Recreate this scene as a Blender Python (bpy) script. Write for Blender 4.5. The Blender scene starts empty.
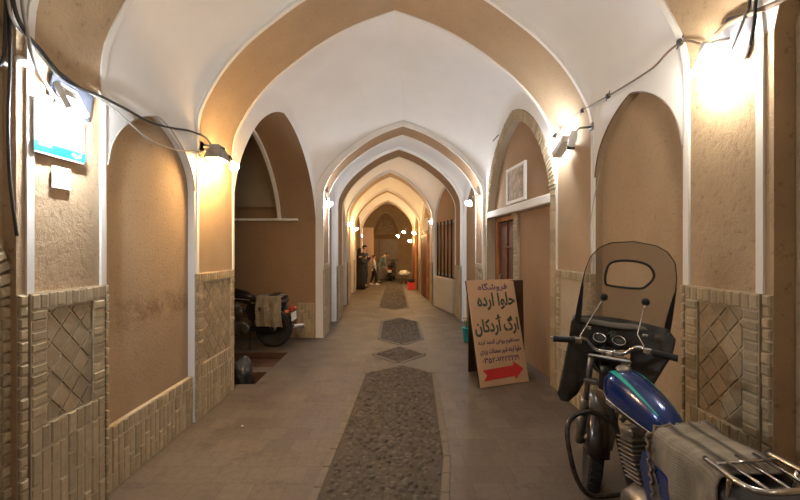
import bpy, bmesh, math, random
from mathutils import Vector, Matrix, noise
random.seed(7)
PI = math.pi
SC = bpy.context.scene
COL = SC.collection

# ------------------------------------------------------------------ camera, world, exposure
EYE, F = 1.55, 400.0
cam_d = bpy.data.cameras.new('camera'); cam_d.sensor_width = 36; cam_d.lens = 18; cam_d.shift_x = 5 / 800
cam_d.clip_start = 0.02; cam_d.clip_end = 100
cam = bpy.data.objects.new('camera', cam_d); COL.objects.link(cam)
cam.location = (0, 0, EYE); cam.rotation_euler = (PI / 2, 0, 0)
SC.camera = cam
world = bpy.data.worlds.new('night'); SC.world = world; world.use_nodes = True
bg = world.node_tree.nodes['Background']; bg.inputs[0].default_value = (0.9, 0.68, 0.48, 1); bg.inputs[1].default_value = 0.05
SC.view_settings.view_transform = 'Standard'; SC.view_settings.look = 'None'
SC.view_settings.exposure = 0.12; SC.view_settings.gamma = 1; SC.view_settings.use_curve_mapping = False
COOL = (0.92, 0.95, 1.0); WARM = (1.0, 0.62, 0.27); MID = (1.0, 0.86, 0.70)

# ------------------------------------------------------------------ materials
def new_mat(name):
    m = bpy.data.materials.new(name); m.use_nodes = True
    nt = m.node_tree; return m, nt, nt.nodes['Principled BSDF']

def N(nt, typ, **kw):
    n = nt.nodes.new(typ)
    for k, v in kw.items():
        if k in n.inputs: n.inputs[k].default_value = v
        else: setattr(n, k, v)
    return n

def ramp(nt, fac, stops):
    r = nt.nodes.new('ShaderNodeValToRGB'); nt.links.new(fac, r.inputs[0])
    e = r.color_ramp.elements
    e[0].position, e[0].color = stops[0][0], (*stops[0][1], 1)
    e[1].position, e[1].color = stops[-1][0], (*stops[-1][1], 1)
    for p, c in stops[1:-1]:
        x = e.new(p); x.color = (*c, 1)
    return r.outputs[0]

def mat(name, col, rough=0.8, metal=0.0, var=0.12, scale=8.0, bump=0.0, bscale=60.0, coat=0.0, alpha=None, coord='Object', ior=None):
    m, nt, p = new_mat(name)
    tc = N(nt, 'ShaderNodeTexCoord')
    n = N(nt, 'ShaderNodeTexNoise', Scale=scale, Detail=6.0, Roughness=0.6); nt.links.new(tc.outputs[coord], n.inputs['Vector'])
    a = tuple(max(0, c * (1 - var)) for c in col); b = tuple(min(1, c * (1 + var)) for c in col)
    nt.links.new(ramp(nt, n.outputs[0], [(0.3, a), (0.7, b)]), p.inputs['Base Color'])
    p.inputs['Roughness'].default_value = rough; p.inputs['Metallic'].default_value = metal
    p.inputs['Coat Weight'].default_value = coat
    if alpha is not None: p.inputs['Alpha'].default_value = alpha
    if bump:
        n2 = N(nt, 'ShaderNodeTexNoise', Scale=bscale, Detail=5.0, Roughness=0.65); nt.links.new(tc.outputs[coord], n2.inputs['Vector'])
        bp = N(nt, 'ShaderNodeBump', Strength=bump, Distance=0.02); nt.links.new(n2.outputs[0], bp.inputs['Height'])
        nt.links.new(bp.outputs[0], p.inputs['Normal'])
    return m

def emit(name, col, strength):
    m, nt, p = new_mat(name)
    p.inputs['Base Color'].default_value = (0.9, 0.9, 0.9, 1)
    p.inputs['Emission Color'].default_value = (*col, 1); p.inputs['Emission Strength'].default_value = strength
    return m

def plaster(name, col, var=0.10, rough_bump=0.35, stain=False, holes=True, scale2=45.0):
    m, nt, p = new_mat(name)
    tc = N(nt, 'ShaderNodeTexCoord'); g = tc.outputs['Object']
    n1 = N(nt, 'ShaderNodeTexNoise', Scale=1.7, Detail=8.0, Roughness=0.6); nt.links.new(g, n1.inputs['Vector'])
    n2 = N(nt, 'ShaderNodeTexNoise', Scale=scale2, Detail=6.0, Roughness=0.7); nt.links.new(g, n2.inputs['Vector'])
    a = tuple(c * (1 - var) for c in col); b = tuple(min(1, c * (1 + var)) for c in col)
    c1 = ramp(nt, n1.outputs[0], [(0.3, a), (0.7, b)])
    out = c1
    if holes:
        c2 = ramp(nt, n2.outputs[0], [(0.33, (0.45, 0.40, 0.35)), (0.42, (1, 1, 1))])
        mx = N(nt, 'ShaderNodeMix', data_type='RGBA', blend_type='MULTIPLY'); mx.inputs[0].default_value = 0.6
        nt.links.new(out, mx.inputs[6]); nt.links.new(c2, mx.inputs[7]); out = mx.outputs[2]
    if stain:
        sx = N(nt, 'ShaderNodeSeparateXYZ'); nt.links.new(g, sx.inputs[0])
        mr = N(nt, 'ShaderNodeMapRange'); mr.inputs[1].default_value = 0.95; mr.inputs[2].default_value = 1.06; nt.links.new(sx.outputs[2], mr.inputs[0])
        mr2 = N(nt, 'ShaderNodeMapRange'); mr2.inputs[1].default_value = 1.24; mr2.inputs[2].default_value = 1.18; nt.links.new(sx.outputs[2], mr2.inputs[0])
        n3 = N(nt, 'ShaderNodeTexNoise', Scale=7.0, Detail=8.0, Roughness=0.75); nt.links.new(g, n3.inputs['Vector'])
        r3 = ramp(nt, n3.outputs[0], [(0.42, (0, 0, 0)), (0.62, (1, 1, 1))])
        m1 = N(nt, 'ShaderNodeMath', operation='MULTIPLY'); nt.links.new(mr.outputs[0], m1.inputs[0]); nt.links.new(mr2.outputs[0], m1.inputs[1])
        m2 = N(nt, 'ShaderNodeMath', operation='MULTIPLY'); nt.links.new(m1.outputs[0], m2.inputs[0]); nt.links.new(r3, m2.inputs[1])
        mx = N(nt, 'ShaderNodeMix', data_type='RGBA', blend_type='MULTIPLY'); nt.links.new(m2.outputs[0], mx.inputs[0])
        nt.links.new(out, mx.inputs[6]); mx.inputs[7].default_value = (0.62, 0.55, 0.48, 1); out = mx.outputs[2]
    nt.links.new(out, p.inputs['Base Color'])
    bp = N(nt, 'ShaderNodeBump', Strength=rough_bump, Distance=0.012); nt.links.new(n2.outputs[0], bp.inputs['Height'])
    nt.links.new(bp.outputs[0], p.inputs['Normal'])
    p.inputs['Roughness'].default_value = 0.92
    return m

def brick_mat(name, col, var=0.25, bump=0.4):
    m, nt, p = new_mat(name)
    gm = N(nt, 'ShaderNodeNewGeometry'); tc = N(nt, 'ShaderNodeTexCoord')
    n1 = N(nt, 'ShaderNodeTexNoise', Scale=30.0, Detail=6.0, Roughness=0.7); nt.links.new(tc.outputs['Object'], n1.inputs['Vector'])
    a = tuple(c * (1 - var) for c in col); b = tuple(min(1, c * (1 + var)) for c in col)
    c1 = ramp(nt, gm.outputs['Random Per Island'], [(0.0, a), (1.0, b)])
    c2 = ramp(nt, n1.outputs[0], [(0.3, (0.7, 0.68, 0.64)), (0.6, (1, 1, 1))])
    mx = N(nt, 'ShaderNodeMix', data_type='RGBA', blend_type='MULTIPLY'); mx.inputs[0].default_value = 0.8
    nt.links.new(c1, mx.inputs[6]); nt.links.new(c2, mx.inputs[7]); nt.links.new(mx.outputs[2], p.inputs['Base Color'])
    bp = N(nt, 'ShaderNodeBump', Strength=bump, Distance=0.01); nt.links.new(n1.outputs[0], bp.inputs['Height']); nt.links.new(bp.outputs[0], p.inputs['Normal'])
    p.inputs['Roughness'].default_value = 0.9
    return m

TAN = plaster('tan_mud_plaster', (0.40, 0.285, 0.17))
TANROUGH = plaster('coarse_mud_plaster', (0.44, 0.315, 0.19), 0.16, 0.9, scale2=24)
TANSTAIN = plaster('stained_mud_plaster', (0.36, 0.255, 0.155), 0.10, 0.35, stain=True)
BROWN = plaster('brown_plaster', (0.32, 0.20, 0.11), 0.08, 0.25)
WHITE = plaster('white_gypsum', (0.82, 0.80, 0.77), 0.04, 0.10, holes=False)
TRIMW = plaster('white_trim_gypsum', (0.80, 0.77, 0.71), 0.05, 0.15, holes=False)
BRICK = brick_mat('pale_brick', (0.43, 0.345, 0.22), 0.18)
TILE = brick_mat('diamond_brick_tile', (0.38, 0.295, 0.185), 0.14)
MORTAR = plaster('mortar', (0.46, 0.38, 0.265), 0.1, 0.5)
GREYP = plaster('grey_brown_plaster', (0.32, 0.245, 0.165), 0.12, 0.4)

def floor_mat():
    m, nt, p = new_mat('worn_paving')
    tc = N(nt, 'ShaderNodeTexCoord'); g = tc.outputs['Object']
    br = N(nt, 'ShaderNodeTexBrick', Scale=4.4); br.offset = 0.5
    br.inputs['Mortar Size'].default_value = 0.012; br.inputs['Mortar Smooth'].default_value = 0.4
    br.inputs['Brick Width'].default_value = 0.9; br.inputs['Row Height'].default_value = 0.9
    br.inputs['Color1'].default_value = (0.112, 0.089, 0.067, 1); br.inputs['Color2'].default_value = (0.146, 0.117, 0.089, 1); br.inputs['Mortar'].default_value = (0.082, 0.065, 0.048, 1)
    nt.links.new(g, br.inputs['Vector'])
    n1 = N(nt, 'ShaderNodeTexNoise', Scale=1.3, Detail=9.0, Roughness=0.65); nt.links.new(g, n1.inputs['Vector'])
    n2 = N(nt, 'ShaderNodeTexNoise', Scale=22.0, Detail=7.0, Roughness=0.7); nt.links.new(g, n2.inputs['Vector'])
    n3 = N(nt, 'ShaderNodeTexNoise', Scale=3.1, Detail=6.0, Roughness=0.75); nt.links.new(g, n3.inputs['Vector'])
    out = br.outputs['Color']
    for src, st, f in ((n1.outputs[0], [(0.3, (0.72, 0.69, 0.66)), (0.66, (1.12, 1.1, 1.06))], 0.9),
                       (n2.outputs[0], [(0.3, (0.74, 0.72, 0.70)), (0.6, (1.05, 1.05, 1.05))], 0.8),
                       (n3.outputs[0], [(0.28, (0.38, 0.35, 0.33)), (0.44, (1, 1, 1))], 0.85)):
        mx = N(nt, 'ShaderNodeMix', data_type='RGBA', blend_type='MULTIPLY'); mx.inputs[0].default_value = f
        nt.links.new(out, mx.inputs[6]); nt.links.new(ramp(nt, src, st), mx.inputs[7]); out = mx.outputs[2]
    nt.links.new(out, p.inputs['Base Color'])
    rr = ramp(nt, n1.outputs[0], [(0.3, (0.42, 0.42, 0.42)), (0.7, (0.72, 0.72, 0.72))]); nt.links.new(rr, p.inputs['Roughness'])
    b1 = N(nt, 'ShaderNodeBump', Strength=0.35, Distance=0.01); nt.links.new(n2.outputs[0], b1.inputs['Height'])
    b2 = N(nt, 'ShaderNodeBump', Strength=0.25, Distance=0.006, invert=True); nt.links.new(br.outputs['Fac'], b2.inputs['Height']); nt.links.new(b1.outputs[0], b2.inputs['Normal'])
    nt.links.new(b2.outputs[0], p.inputs['Normal'])
    return m
FLOOR = floor_mat()
COBBLE = brick_mat('cobblestone', (0.115, 0.092, 0.068), 0.3, 0.8)
KERB = mat('kerb_stone', (0.155, 0.124, 0.092), 0.8, bump=0.3, scale=12)
PITM = mat('dark_red_brown_paving', (0.085, 0.04, 0.022), 0.8, bump=0.4, scale=6, var=0.3)

CHROME = mat('chrome', (0.62, 0.62, 0.62), 0.16, 1.0, var=0.2, scale=20)
STEEL = mat('dull_steel', (0.33, 0.31, 0.28), 0.42, 0.9, var=0.3, scale=15, bump=0.15)
DARKST = mat('dark_painted_steel', (0.022, 0.02, 0.018), 0.38, 0.2, var=0.4, scale=15)
RUBBER = mat('black_rubber', (0.018, 0.017, 0.016), 0.75, bump=0.3, bscale=80)
BLACKPL = mat('black_plastic', (0.02, 0.02, 0.02), 0.45, var=0.3)
VINYL = mat('black_vinyl', (0.028, 0.025, 0.022), 0.42, bump=0.3, bscale=120)
BLUE = mat('blue_tank_paint', (0.004, 0.030, 0.17), 0.22, 0.25, var=0.15, coat=0.8, scale=5)
TEAL = mat('teal_stripe', (0.02, 0.42, 0.36), 0.3, coat=0.4)
BLACKPAINT = mat('black_tank_paint', (0.02, 0.012, 0.010), 0.3, 0.2, coat=0.5)
RED = mat('red_plastic', (0.42, 0.03, 0.02), 0.35)
SMOKE = mat('smoked_acrylic', (0.12, 0.095, 0.07), 0.12, var=0.12, alpha=0.24, scale=3)
CLEAR = mat('clear_acrylic', (0.5, 0.42, 0.3), 0.06, var=0.05, alpha=0.10)
SKIRTM = mat('dusty_black_skirt', (0.045, 0.038, 0.03), 0.6, var=0.5, scale=9, bump=0.2)
WHITEPL = mat('white_plastic', (0.78, 0.78, 0.76), 0.45, var=0.04)
WIRE = mat('black_wire', (0.03, 0.028, 0.026), 0.6)
WIREW = mat('grey_wire', (0.42, 0.39, 0.35), 0.6)
WIREB = mat('brown_wire', (0.18, 0.12, 0.08), 0.6)
GLASSD = mat('dark_glass', (0.03, 0.03, 0.035), 0.08, var=0.1)
WOOD = mat('orange_brown_wood', (0.42, 0.16, 0.05), 0.5, var=0.25, scale=5, bump=0.2)
DWOOD = mat('dark_wood', (0.13, 0.05, 0.022), 0.6, var=0.3, scale=5, bump=0.2)
SKIN = mat('skin', (0.50, 0.31, 0.22), 0.6, var=0.05)
HAIR = mat('dark_hair', (0.02, 0.014, 0.01), 0.6)
BLACKCL = mat('black_cloth', (0.018, 0.017, 0.018), 0.9, bump=0.3)
NAVYCL = mat('navy_cloth', (0.025, 0.035, 0.055), 0.9, bump=0.3)
GREYCL = mat('pale_grey_cloth', (0.50, 0.48, 0.45), 0.9, bump=0.3)
GREENCL = mat('grey_green_cloth', (0.10, 0.12, 0.10), 0.9, bump=0.3)
SACKW = mat('white_sack_cloth', (0.72, 0.66, 0.56), 0.85, var=0.1, bump=0.5, bscale=20)
TURQ = mat('turquoise_plastic', (0.03, 0.36, 0.38), 0.45)
LEAF = mat('green_leaf', (0.05, 0.16, 0.03), 0.6)
SOIL = mat('soil', (0.06, 0.04, 0.025), 0.95)
ORANGE = mat('orange_petal', (0.8, 0.2, 0.03), 0.6)

# ------------------------------------------------------------------ helpers
class MB:
    def __init__(s): s.v = []; s.f = []; s.m = []; s.sm = []
    def add(s, vs, fs, mi=0, smooth=False, M=None):
        b = len(s.v)
        s.v += [tuple(M @ Vector(p)) if M is not None else tuple(p) for p in vs]
        for f in fs: s.f.append(tuple(b + i for i in f)); s.m.append(mi); s.sm.append(smooth)
    def box(s, c, d, M=None, ch=0.0, mi=0):
        x, y, z = (k / 2 for k in d)
        if ch <= 0:
            vs = [(c[0] + i * x, c[1] + j * y, c[2] + k * z) for i in (-1, 1) for j in (-1, 1) for k in (-1, 1)]
            s.add(vs, [(0, 1, 3, 2), (4, 6, 7, 5), (0, 4, 5, 1), (2, 3, 7, 6), (0, 2, 6, 4), (1, 5, 7, 3)], mi, False, M); return
        ch = min(ch, x * .9, y * .9, z * .9)
        bm = bmesh.new()
        for i in (-1, 1):
            for j in (-1, 1):
                for k in (-1, 1):
                    for q in ((x - ch, y - ch, z), (x - ch, y, z - ch), (x, y - ch, z - ch)):
                        bm.verts.new((c[0] + i * q[0], c[1] + j * q[1], c[2] + k * q[2]))
        bmesh.ops.convex_hull(bm, input=bm.verts); bm.verts.ensure_lookup_table(); bm.verts.index_update()
        s.add([v.co.copy() for v in bm.verts], [[v.index for v in f.verts] for f in bm.faces], mi, False, M); bm.free()
    def tube(s, pts, r, n=8, closed=False, M=None, mi=0, caps=True, flat=1.0):
        pts = [Vector(p) for p in pts]; m = len(pts); rr = r if isinstance(r, (list, tuple)) else [r] * m
        vs = []; up = None
        for i, p in enumerate(pts):
            if closed: t = pts[(i + 1) % m] - pts[i - 1]
            else: t = pts[min(i + 1, m - 1)] - pts[max(i - 1, 0)]
            if t.length < 1e-9: t = Vector((0, 0, 1))
            t.normalize()
            if up is None: up = t.orthogonal().normalized()
            up = (up - t * up.dot(t))
            if up.length < 1e-6: up = t.orthogonal()
            up.normalize(); w = t.cross(up)
            for k in range(n):
                a = 2 * PI * k / n; vs.append(p + (up * math.cos(a) + w * math.sin(a) * flat) * rr[i])
        fs = []
        for i in range(m if closed else m - 1):
            j = (i + 1) % m
            for k in range(n): fs.append((i * n + k, i * n + (k + 1) % n, j * n + (k + 1) % n, j * n + k))
        if caps and not closed: fs += [tuple(range(n))[::-1], tuple((m - 1) * n + k for k in range(n))]
        s.add(vs, fs, mi, True, M)
    def lathe(s, prof, n=24, M=None, mi=0):            # profile (r, z) about local z
        vs = []; fs = []
        for r, z in prof:
            for k in range(n): a = 2 * PI * k / n; vs.append((r * math.cos(a), r * math.sin(a), z))
        for i in range(len(prof) - 1):
            for k in range(n): fs.append((i * n + k, i * n + (k + 1) % n, (i + 1) * n + (k + 1) % n, (i + 1) * n + k))
        fs += [tuple(range(n))[::-1], tuple((len(prof) - 1) * n + k for k in range(n))]
        s.add(vs, fs, mi, True, M)
    def ball(s, c, r, M=None, mi=0, n=16, sc=(1, 1, 1)):
        vs = []; fs = []; h = n // 2
        for i in range(1, h):
            a = PI * i / h
            for k in range(n): b = 2 * PI * k / n; vs.append((c[0] + r * sc[0] * math.sin(a) * math.cos(b), c[1] + r * sc[1] * math.sin(a) * math.sin(b), c[2] + r * sc[2] * math.cos(a)))
        vs += [(c[0], c[1], c[2] + r * sc[2]), (c[0], c[1], c[2] - r * sc[2])]; T = len(vs) - 2
        for i in range(h - 2):
            for k in range(n): fs.append((i * n + k, (i + 1) * n + k, (i + 1) * n + (k + 1) % n, i * n + (k + 1) % n))
        for k in range(n): fs.append((T, k, (k + 1) % n)); fs.append((T + 1, (h - 2) * n + (k + 1) % n, (h - 2) * n + k))
        s.add(vs, fs, mi, True, M)
    def prism(s, poly, t, M=None, mi=0, smooth=False):  # polygon in local xy, extruded z 0..t
        n = len(poly); vs = [(p[0], p[1], 0) for p in poly] + [(p[0], p[1], t) for p in poly]
        fs = [tuple(range(n))[::-1], tuple(range(n, 2 * n))] + [(i, (i + 1) % n, n + (i + 1) % n, n + i) for i in range(n)]
        s.add(vs, fs, mi, smooth, M)
    def loft(s, rings, M=None, mi=0, caps=True, smooth=True):
        n = len(rings[0]); vs = [p for r in rings for p in r]; fs = []
        for i in range(len(rings) - 1):
            for k in range(n): fs.append((i * n + k, i * n + (k + 1) % n, (i + 1) * n + (k + 1) % n, (i + 1) * n + k))
        if caps: fs += [tuple(range(n))[::-1], tuple((len(rings) - 1) * n + k for k in range(n))]
        s.add(vs, fs, mi, smooth, M)
    def grid(s, rows, M=None, mi=0, smooth=True):
        n = len(rows[0]); vs = [p for r in rows for p in r]
        fs = [(i * n + k, i * n + k + 1, (i + 1) * n + k + 1, (i + 1) * n + k) for i in range(len(rows) - 1) for k in range(n - 1)]
        s.add(vs, fs, mi, smooth, M)
    def build(s, name, mats, parent=None, fixn=True, **props):
        me = bpy.data.meshes.new(name); me.from_pydata([tuple(v) for v in s.v], [], s.f)
        for m in (mats if isinstance(mats, (list, tuple)) else [mats]): me.materials.append(m)
        me.polygons.foreach_set('material_index', s.m); me.polygons.foreach_set('use_smooth', s.sm)
        if fixn:
            bm = bmesh.new(); bm.from_mesh(me); bmesh.ops.recalc_face_normals(bm, faces=bm.faces); bm.to_mesh(me); bm.free()
        me.update()
        o = bpy.data.objects.new(name, me); COL.objects.link(o)
        if parent is not None: o.parent = parent
        for k, v in props.items(): o[k] = v
        return o

def sharp(o, ang=40):
    o.data.set_sharp_from_angle(angle=math.radians(ang)); return o

def thing(name, label, cat, loc=(0, 0, 0), rot=(0, 0, 0), group=None):
    o = bpy.data.objects.new(name, None); COL.objects.link(o); o.empty_display_size = 0.1
    o.location = loc; o.rotation_euler = rot; o['label'] = label; o['category'] = cat
    if group: o['group'] = group
    return o
def tag(o, label, cat, group=None, kind=None):
    o['label'] = label; o['category'] = cat
    if group: o['group'] = group
    if kind: o['kind'] = kind
    return o

def WP(px, py, x):                     # point on the wall plane at distance x beside the lens axis
    Y = abs(x) * F / abs(px - 395); return Vector((x, Y, EYE - (py - 250) * Y / F))
def DP(px, py, Y): return Vector(((px - 395) / F * Y, Y, EYE - (py - 250) * Y / F))
def lerp(a, b, t): return a + (b - a) * t
def spline(pts, k=6):
    pts = [Vector(p) for p in pts]; out = []
    for i in range(len(pts) - 1):
        p0 = pts[max(i - 1, 0)]; p1 = pts[i]; p2 = pts[i + 1]; p3 = pts[min(i + 2, len(pts) - 1)]
        for j in range(k):
            t = j / k
            out.append(0.5 * ((2 * p1) + (p2 - p0) * t + (2 * p0 - 5 * p1 + 4 * p2 - p3) * t * t + (3 * p1 - p0 - 3 * p2 + p3) * t ** 3))
    out.append(pts[-1]); return out

# ------------------------------------------------------------------ arch shapes
NA = [(1, 0), (.985, .13), (.92, .28), (.84, .41), (.73, .54), (.61, .65), (.48, .757), (.34, .85), (.21, .918), (.09, .968), (0, 1)]
NAS = [(p.x, p.y) for p in spline([(a, b, 0) for a, b in NA], 3)]
NICHE = [(1, 0), (.95, .22), (.86, .42), (.72, .60), (.54, .755), (.34, .88), (.15, .962), (0, 1)]
NICHS = [(p.x, p.y) for p in spline([(a, b, 0) for a, b in NICHE], 3)]
LUN = [(1, 0), (.945, .20), (.85, .40), (.70, .60), (.52, .77), (.33, .89), (.15, .965), (0, 1)]
LUNS = [(p.x, p.y) for p in spline([(a, b, 0) for a, b in LUN], 3)]

class Arch:
    def __init__(s, Y0, Y1, c, hw, zs, za): s.Y0, s.Y1, s.c, s.hw, s.zs, s.za = Y0, Y1, c, hw, zs, za
    def prof(s, side, z0, off=0.0, n=None):   # half profile from wall at z0 to apex
        pts = [(s.c + side * (s.hw + off), z0)]
        for a, b in NAS: pts.append((s.c + side * a * (s.hw + off), s.zs + b * (s.za + off - s.zs)))
        if n is None: return pts
        L = [0]
        for i in range(1, len(pts)): L.append(L[-1] + math.dist(pts[i], pts[i - 1]))
        out = []; j = 0
        for i in range(n):
            t = L[-1] * i / (n - 1)
            while j < len(L) - 2 and L[j + 1] < t: j += 1
            w = (t - L[j]) / max(1e-9, L[j + 1] - L[j]); out.append((lerp(pts[j][0], pts[j + 1][0], w), lerp(pts[j][1], pts[j + 1][1], w)))
        return out

ARCHES = [Arch(-.62, -.12, 0, 1.8, 2.6, 4.2), Arch(1.95, 2.47, 0, 1.8, 2.6, 4.2), Arch(3.62, 4.45, 0, 1.8, 2.6, 4.2),
          Arch(7.05, 7.67, .14, 1.41, 2.5, 3.75), Arch(8.7, 9.46, .09, 1.34, 2.5, 3.75), Arch(11.3, 12.05, -.14, 1.2, 2.45, 3.75),
          Arch(14.6, 15.2, -.29, 1.2, 2.45, 3.74), Arch(17.6, 18.2, -.33, 1.15, 2.45, 3.74)]
ARCHES.insert(0, Arch(-3.4, -2.9, 0, 1.8, 2.6, 4.2))
NT = [0]
for i, a in enumerate(ARCHES):
    mb = MB(); inn = a.prof(-1, 0) + a.prof(1, 0)[::-1][1:]; out = a.prof(-1, 0, .22) + a.prof(1, 0, .22)[::-1][1:]
    n = len(inn); vs = []
    for Y in (a.Y0, a.Y1):
        vs += [(x, Y, z) for x, z in inn]; vs += [(x, Y, z) for x, z in out]
    for k in range(n - 1):
        mb.add([], [], 0)
        b = 0
    fs = []; mi = []
    base = len(mb.v); mb.v += vs
    for k in range(n - 1):
        for f, m in (((k, k + 1, 2 * n + k + 1, 2 * n + k), 0), ((n + k, n + k + 1, 3 * n + k + 1, 3 * n + k), 1), ((k, k + 1, n + k + 1, n + k), 1), ((2 * n + k, 2 * n + k + 1, 3 * n + k + 1, 3 * n + k), 1)):
            mb.f.append(f); mb.m.append(m); mb.sm.append(m == 0)
    sof = TANROUGH if i in (2,) else TAN
    if i >= 4: sof = BROWN if i < 6 else TAN
    o = sharp(mb.build('transverse_arch', [sof, WHITE], kind='structure'), 50)
    # white edging strips along both edges, from the brick base to the crown
    for Ya, Yb in ((a.Y0 - .006, a.Y0 + .034), (a.Y1 - .034, a.Y1 + .006)):
        tm = MB(); z0 = 1.335 if i < 4 else 1.2
        i1 = a.prof(-1, z0, -.012) + a.prof(1, z0, -.012)[::-1][1:]; o1 = a.prof(-1, z0, .01) + a.prof(1, z0, .01)[::-1][1:]
        rings = [[(i1[k][0], Ya, i1[k][1]), (i1[k][0], Yb, i1[k][1]), (o1[k][0], Yb, o1[k][1]), (o1[k][0], Ya, o1[k][1])] for k in range(len(i1))]
        tm.loft(rings, smooth=False); NT[0] += 1
        tm.build('trim_%d' % NT[0], TRIMW, kind='structure')

# ------------------------------------------------------------------ bays: vault and side walls
def opening(Ya, Yb, zs, za, shape=NICHS, m=0.05):
    """columns (Y, z) of the arched opening between Ya and Yb"""
    yc = (Ya + Yb) / 2; w = (Yb - Ya) / 2 - m
    L = [(yc - w * a, zs + (za - zs) * b) for a, b in shape]; R = [(yc + w * a, zs + (za - zs) * b) for a, b in shape][::-1][1:]
    return L + R

def bay(A, B, side, xa, xb, zs, za, bulge, shape=NICHS, m=0.05, vmat=WHITE, offA=.02, offB=.02, reveal=0.07, rmat=None, panel=None, panel_zmin=0.0):
    """one side of a bay between arches A and B: vault half with an arched wall opening, reveal and back panel"""
    Ya, Yb = A.Y1, B.Y0
    cols = [(Ya, zs)] + opening(Ya, Yb, zs, za, shape, m) + [(Yb, zs)]
    fin = []
    for k in range(len(cols) - 1):          # refine long gaps
        fin.append(cols[k])
    fin.append(cols[-1])
    n = 30; pa = A.prof(side, zs, offA, n); pb = B.prof(side, zs, offB, n); rows = []
    X = lambda Y: lerp(xa, xb, (Y - Ya) / (Yb - Ya))
    for Y, z in fin:
        u = (Y - Ya) / (Yb - Ya); P = [(lerp(p[0], q[0], u), lerp(p[1], q[1], u)) for p, q in zip(pa, pb)]
        zc = P[-1][1] + bulge * math.sin(PI * u); xc = P[-1][0]; r = []
        for p in P:
            fx = (p[0] - xc) / (P[0][0] - xc); fz = (p[1] - zs) / (P[-1][1] - zs)
            r.append((xc + (X(Y) - xc) * fx, Y, z + (zc - z) * fz))
        rows.append(r)
    mb = MB(); mb.grid(rows)
    mb.build('ceiling', vmat, fixn=False, kind='structure')
    # margins beside the opening (white strips) and reveal + back panel
    rmat = rmat or vmat; wn = 'wall_left' if side < 0 else 'wall_right'
    w = MB()
    op = opening(Ya, Yb, zs, za, shape, m)
    for q0, q1 in ((Ya, op[0][0]), (op[-1][0], Yb)):
        zb = 1.335 if Ya < 4 else 0
        if zb: w.add([(X(q0), q0, 0), (X(q1), q1, 0), (X(q1), q1, zb), (X(q0), q0, zb)], [(0, 1, 2, 3)], 1)
        if q1 - q0 > .01: w.add([(X(q0), q0, zb), (X(q1), q1, zb), (X(q1), q1, zs), (X(q0), q0, zs)], [(0, 1, 2, 3)], 0); MARG.append((side, X(q0), q0, q1 - q0)) if zb else None
    out = [(op[0][0], 0)] + op + [(op[-1][0], 0)]
    rr = [[(X(Y), Y, z) for Y, z in out], [(X(Y) + side * reveal, Y, z) for Y, z in out]]
    w.grid(rr, mi=1)
    mats = [TRIMW if shape is NICHS and m > 0 or vmat is None else rmat, rmat]
    if panel is not None:
        vs = [(X(Y) + side * reveal, Y, z) for Y, z in out]; w.add(vs, [tuple(range(len(vs)))], 2); mats.append(panel)
    sharp(w.build(wn, mats, fixn=False, kind='structure'), 40)
    return out, X

MARG = []
A = ARCHES
for k in (0,):     # behind the lens
    bay(A[0], A[1], -1, -1.8, -1.8, 2.2, 2.7, .15, panel=TAN); bay(A[0], A[1], 1, 1.8, 1.8, 2.2, 2.7, .15, panel=TAN)
bay(A[1], A[2], -1, -1.8, -1.8, 2.6, 3.5, .25, shape=LUNS, panel=None, reveal=.09, rmat=TANROUGH)
bay(A[1], A[2], 1, 1.8, 1.8, 2.6, 3.5, .25, shape=LUNS, panel=TANROUGH, reveal=.10, rmat=TANROUGH)
bay(A[2], A[3], -1, -1.8, -1.8, 2.08, 2.56, .16, m=.028, panel=TANSTAIN, reveal=.06)
bay(A[2], A[3], 1, 1.8, 1.8, 2.2, 2.74, .16, m=.032, panel=TAN, reveal=.06, rmat=TAN)
SHOP, SHX = bay(A[3], A[4], 1, 1.8, 1.60, 2.16, 3.56, .25, shape=LUNS, m=.0, offB=.08, reveal=.05, rmat=MORTAR, panel=None)
SIDE, SDX = bay(A[3], A[4], -1, -1.8, -1.40, 2.08, 3.52, .25, shape=LUNS, m=.0, offB=.08, reveal=.60, rmat=BROWN, panel=None)
bay(A[4], A[5], -1, -1.33, -1.30, 2.3, 2.75, .05, panel=GREYP, offA=.05, offB=.05); bay(A[4], A[5], 1, 1.60, 1.47, 2.3, 2.9, .05, panel=BROWN, offA=.05, offB=.05)
bay(A[5], A[6], -1, -1.30, -1.38, 2.2, 2.8, .12, panel=GREYP, offA=.05, offB=.08, vmat=WHITE); bay(A[5], A[6], 1, 1.47, 1.10, 2.4, 3.2, .12, shape=LUNS, panel=BROWN, offA=.05, offB=.08)
bay(A[6], A[7], -1, -1.38, -1.53, 2.2, 2.9, .12, panel=TAN, offA=.05, offB=.08); bay(A[6], A[7], 1, 1.10, .95, 2.4, 3.2, .12, shape=LUNS, panel=TAN, offA=.05, offB=.08)
bay(A[7], A[8], -1, -1.53, -1.52, 2.2, 3.1, .2, shape=LUNS, panel=None, reveal=.3, rmat=TAN); bay(A[7], A[8], 1, .95, .86, 2.2, 3.1, .2, shape=LUNS, panel=TAN, reveal=.15, rmat=TAN)

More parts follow.
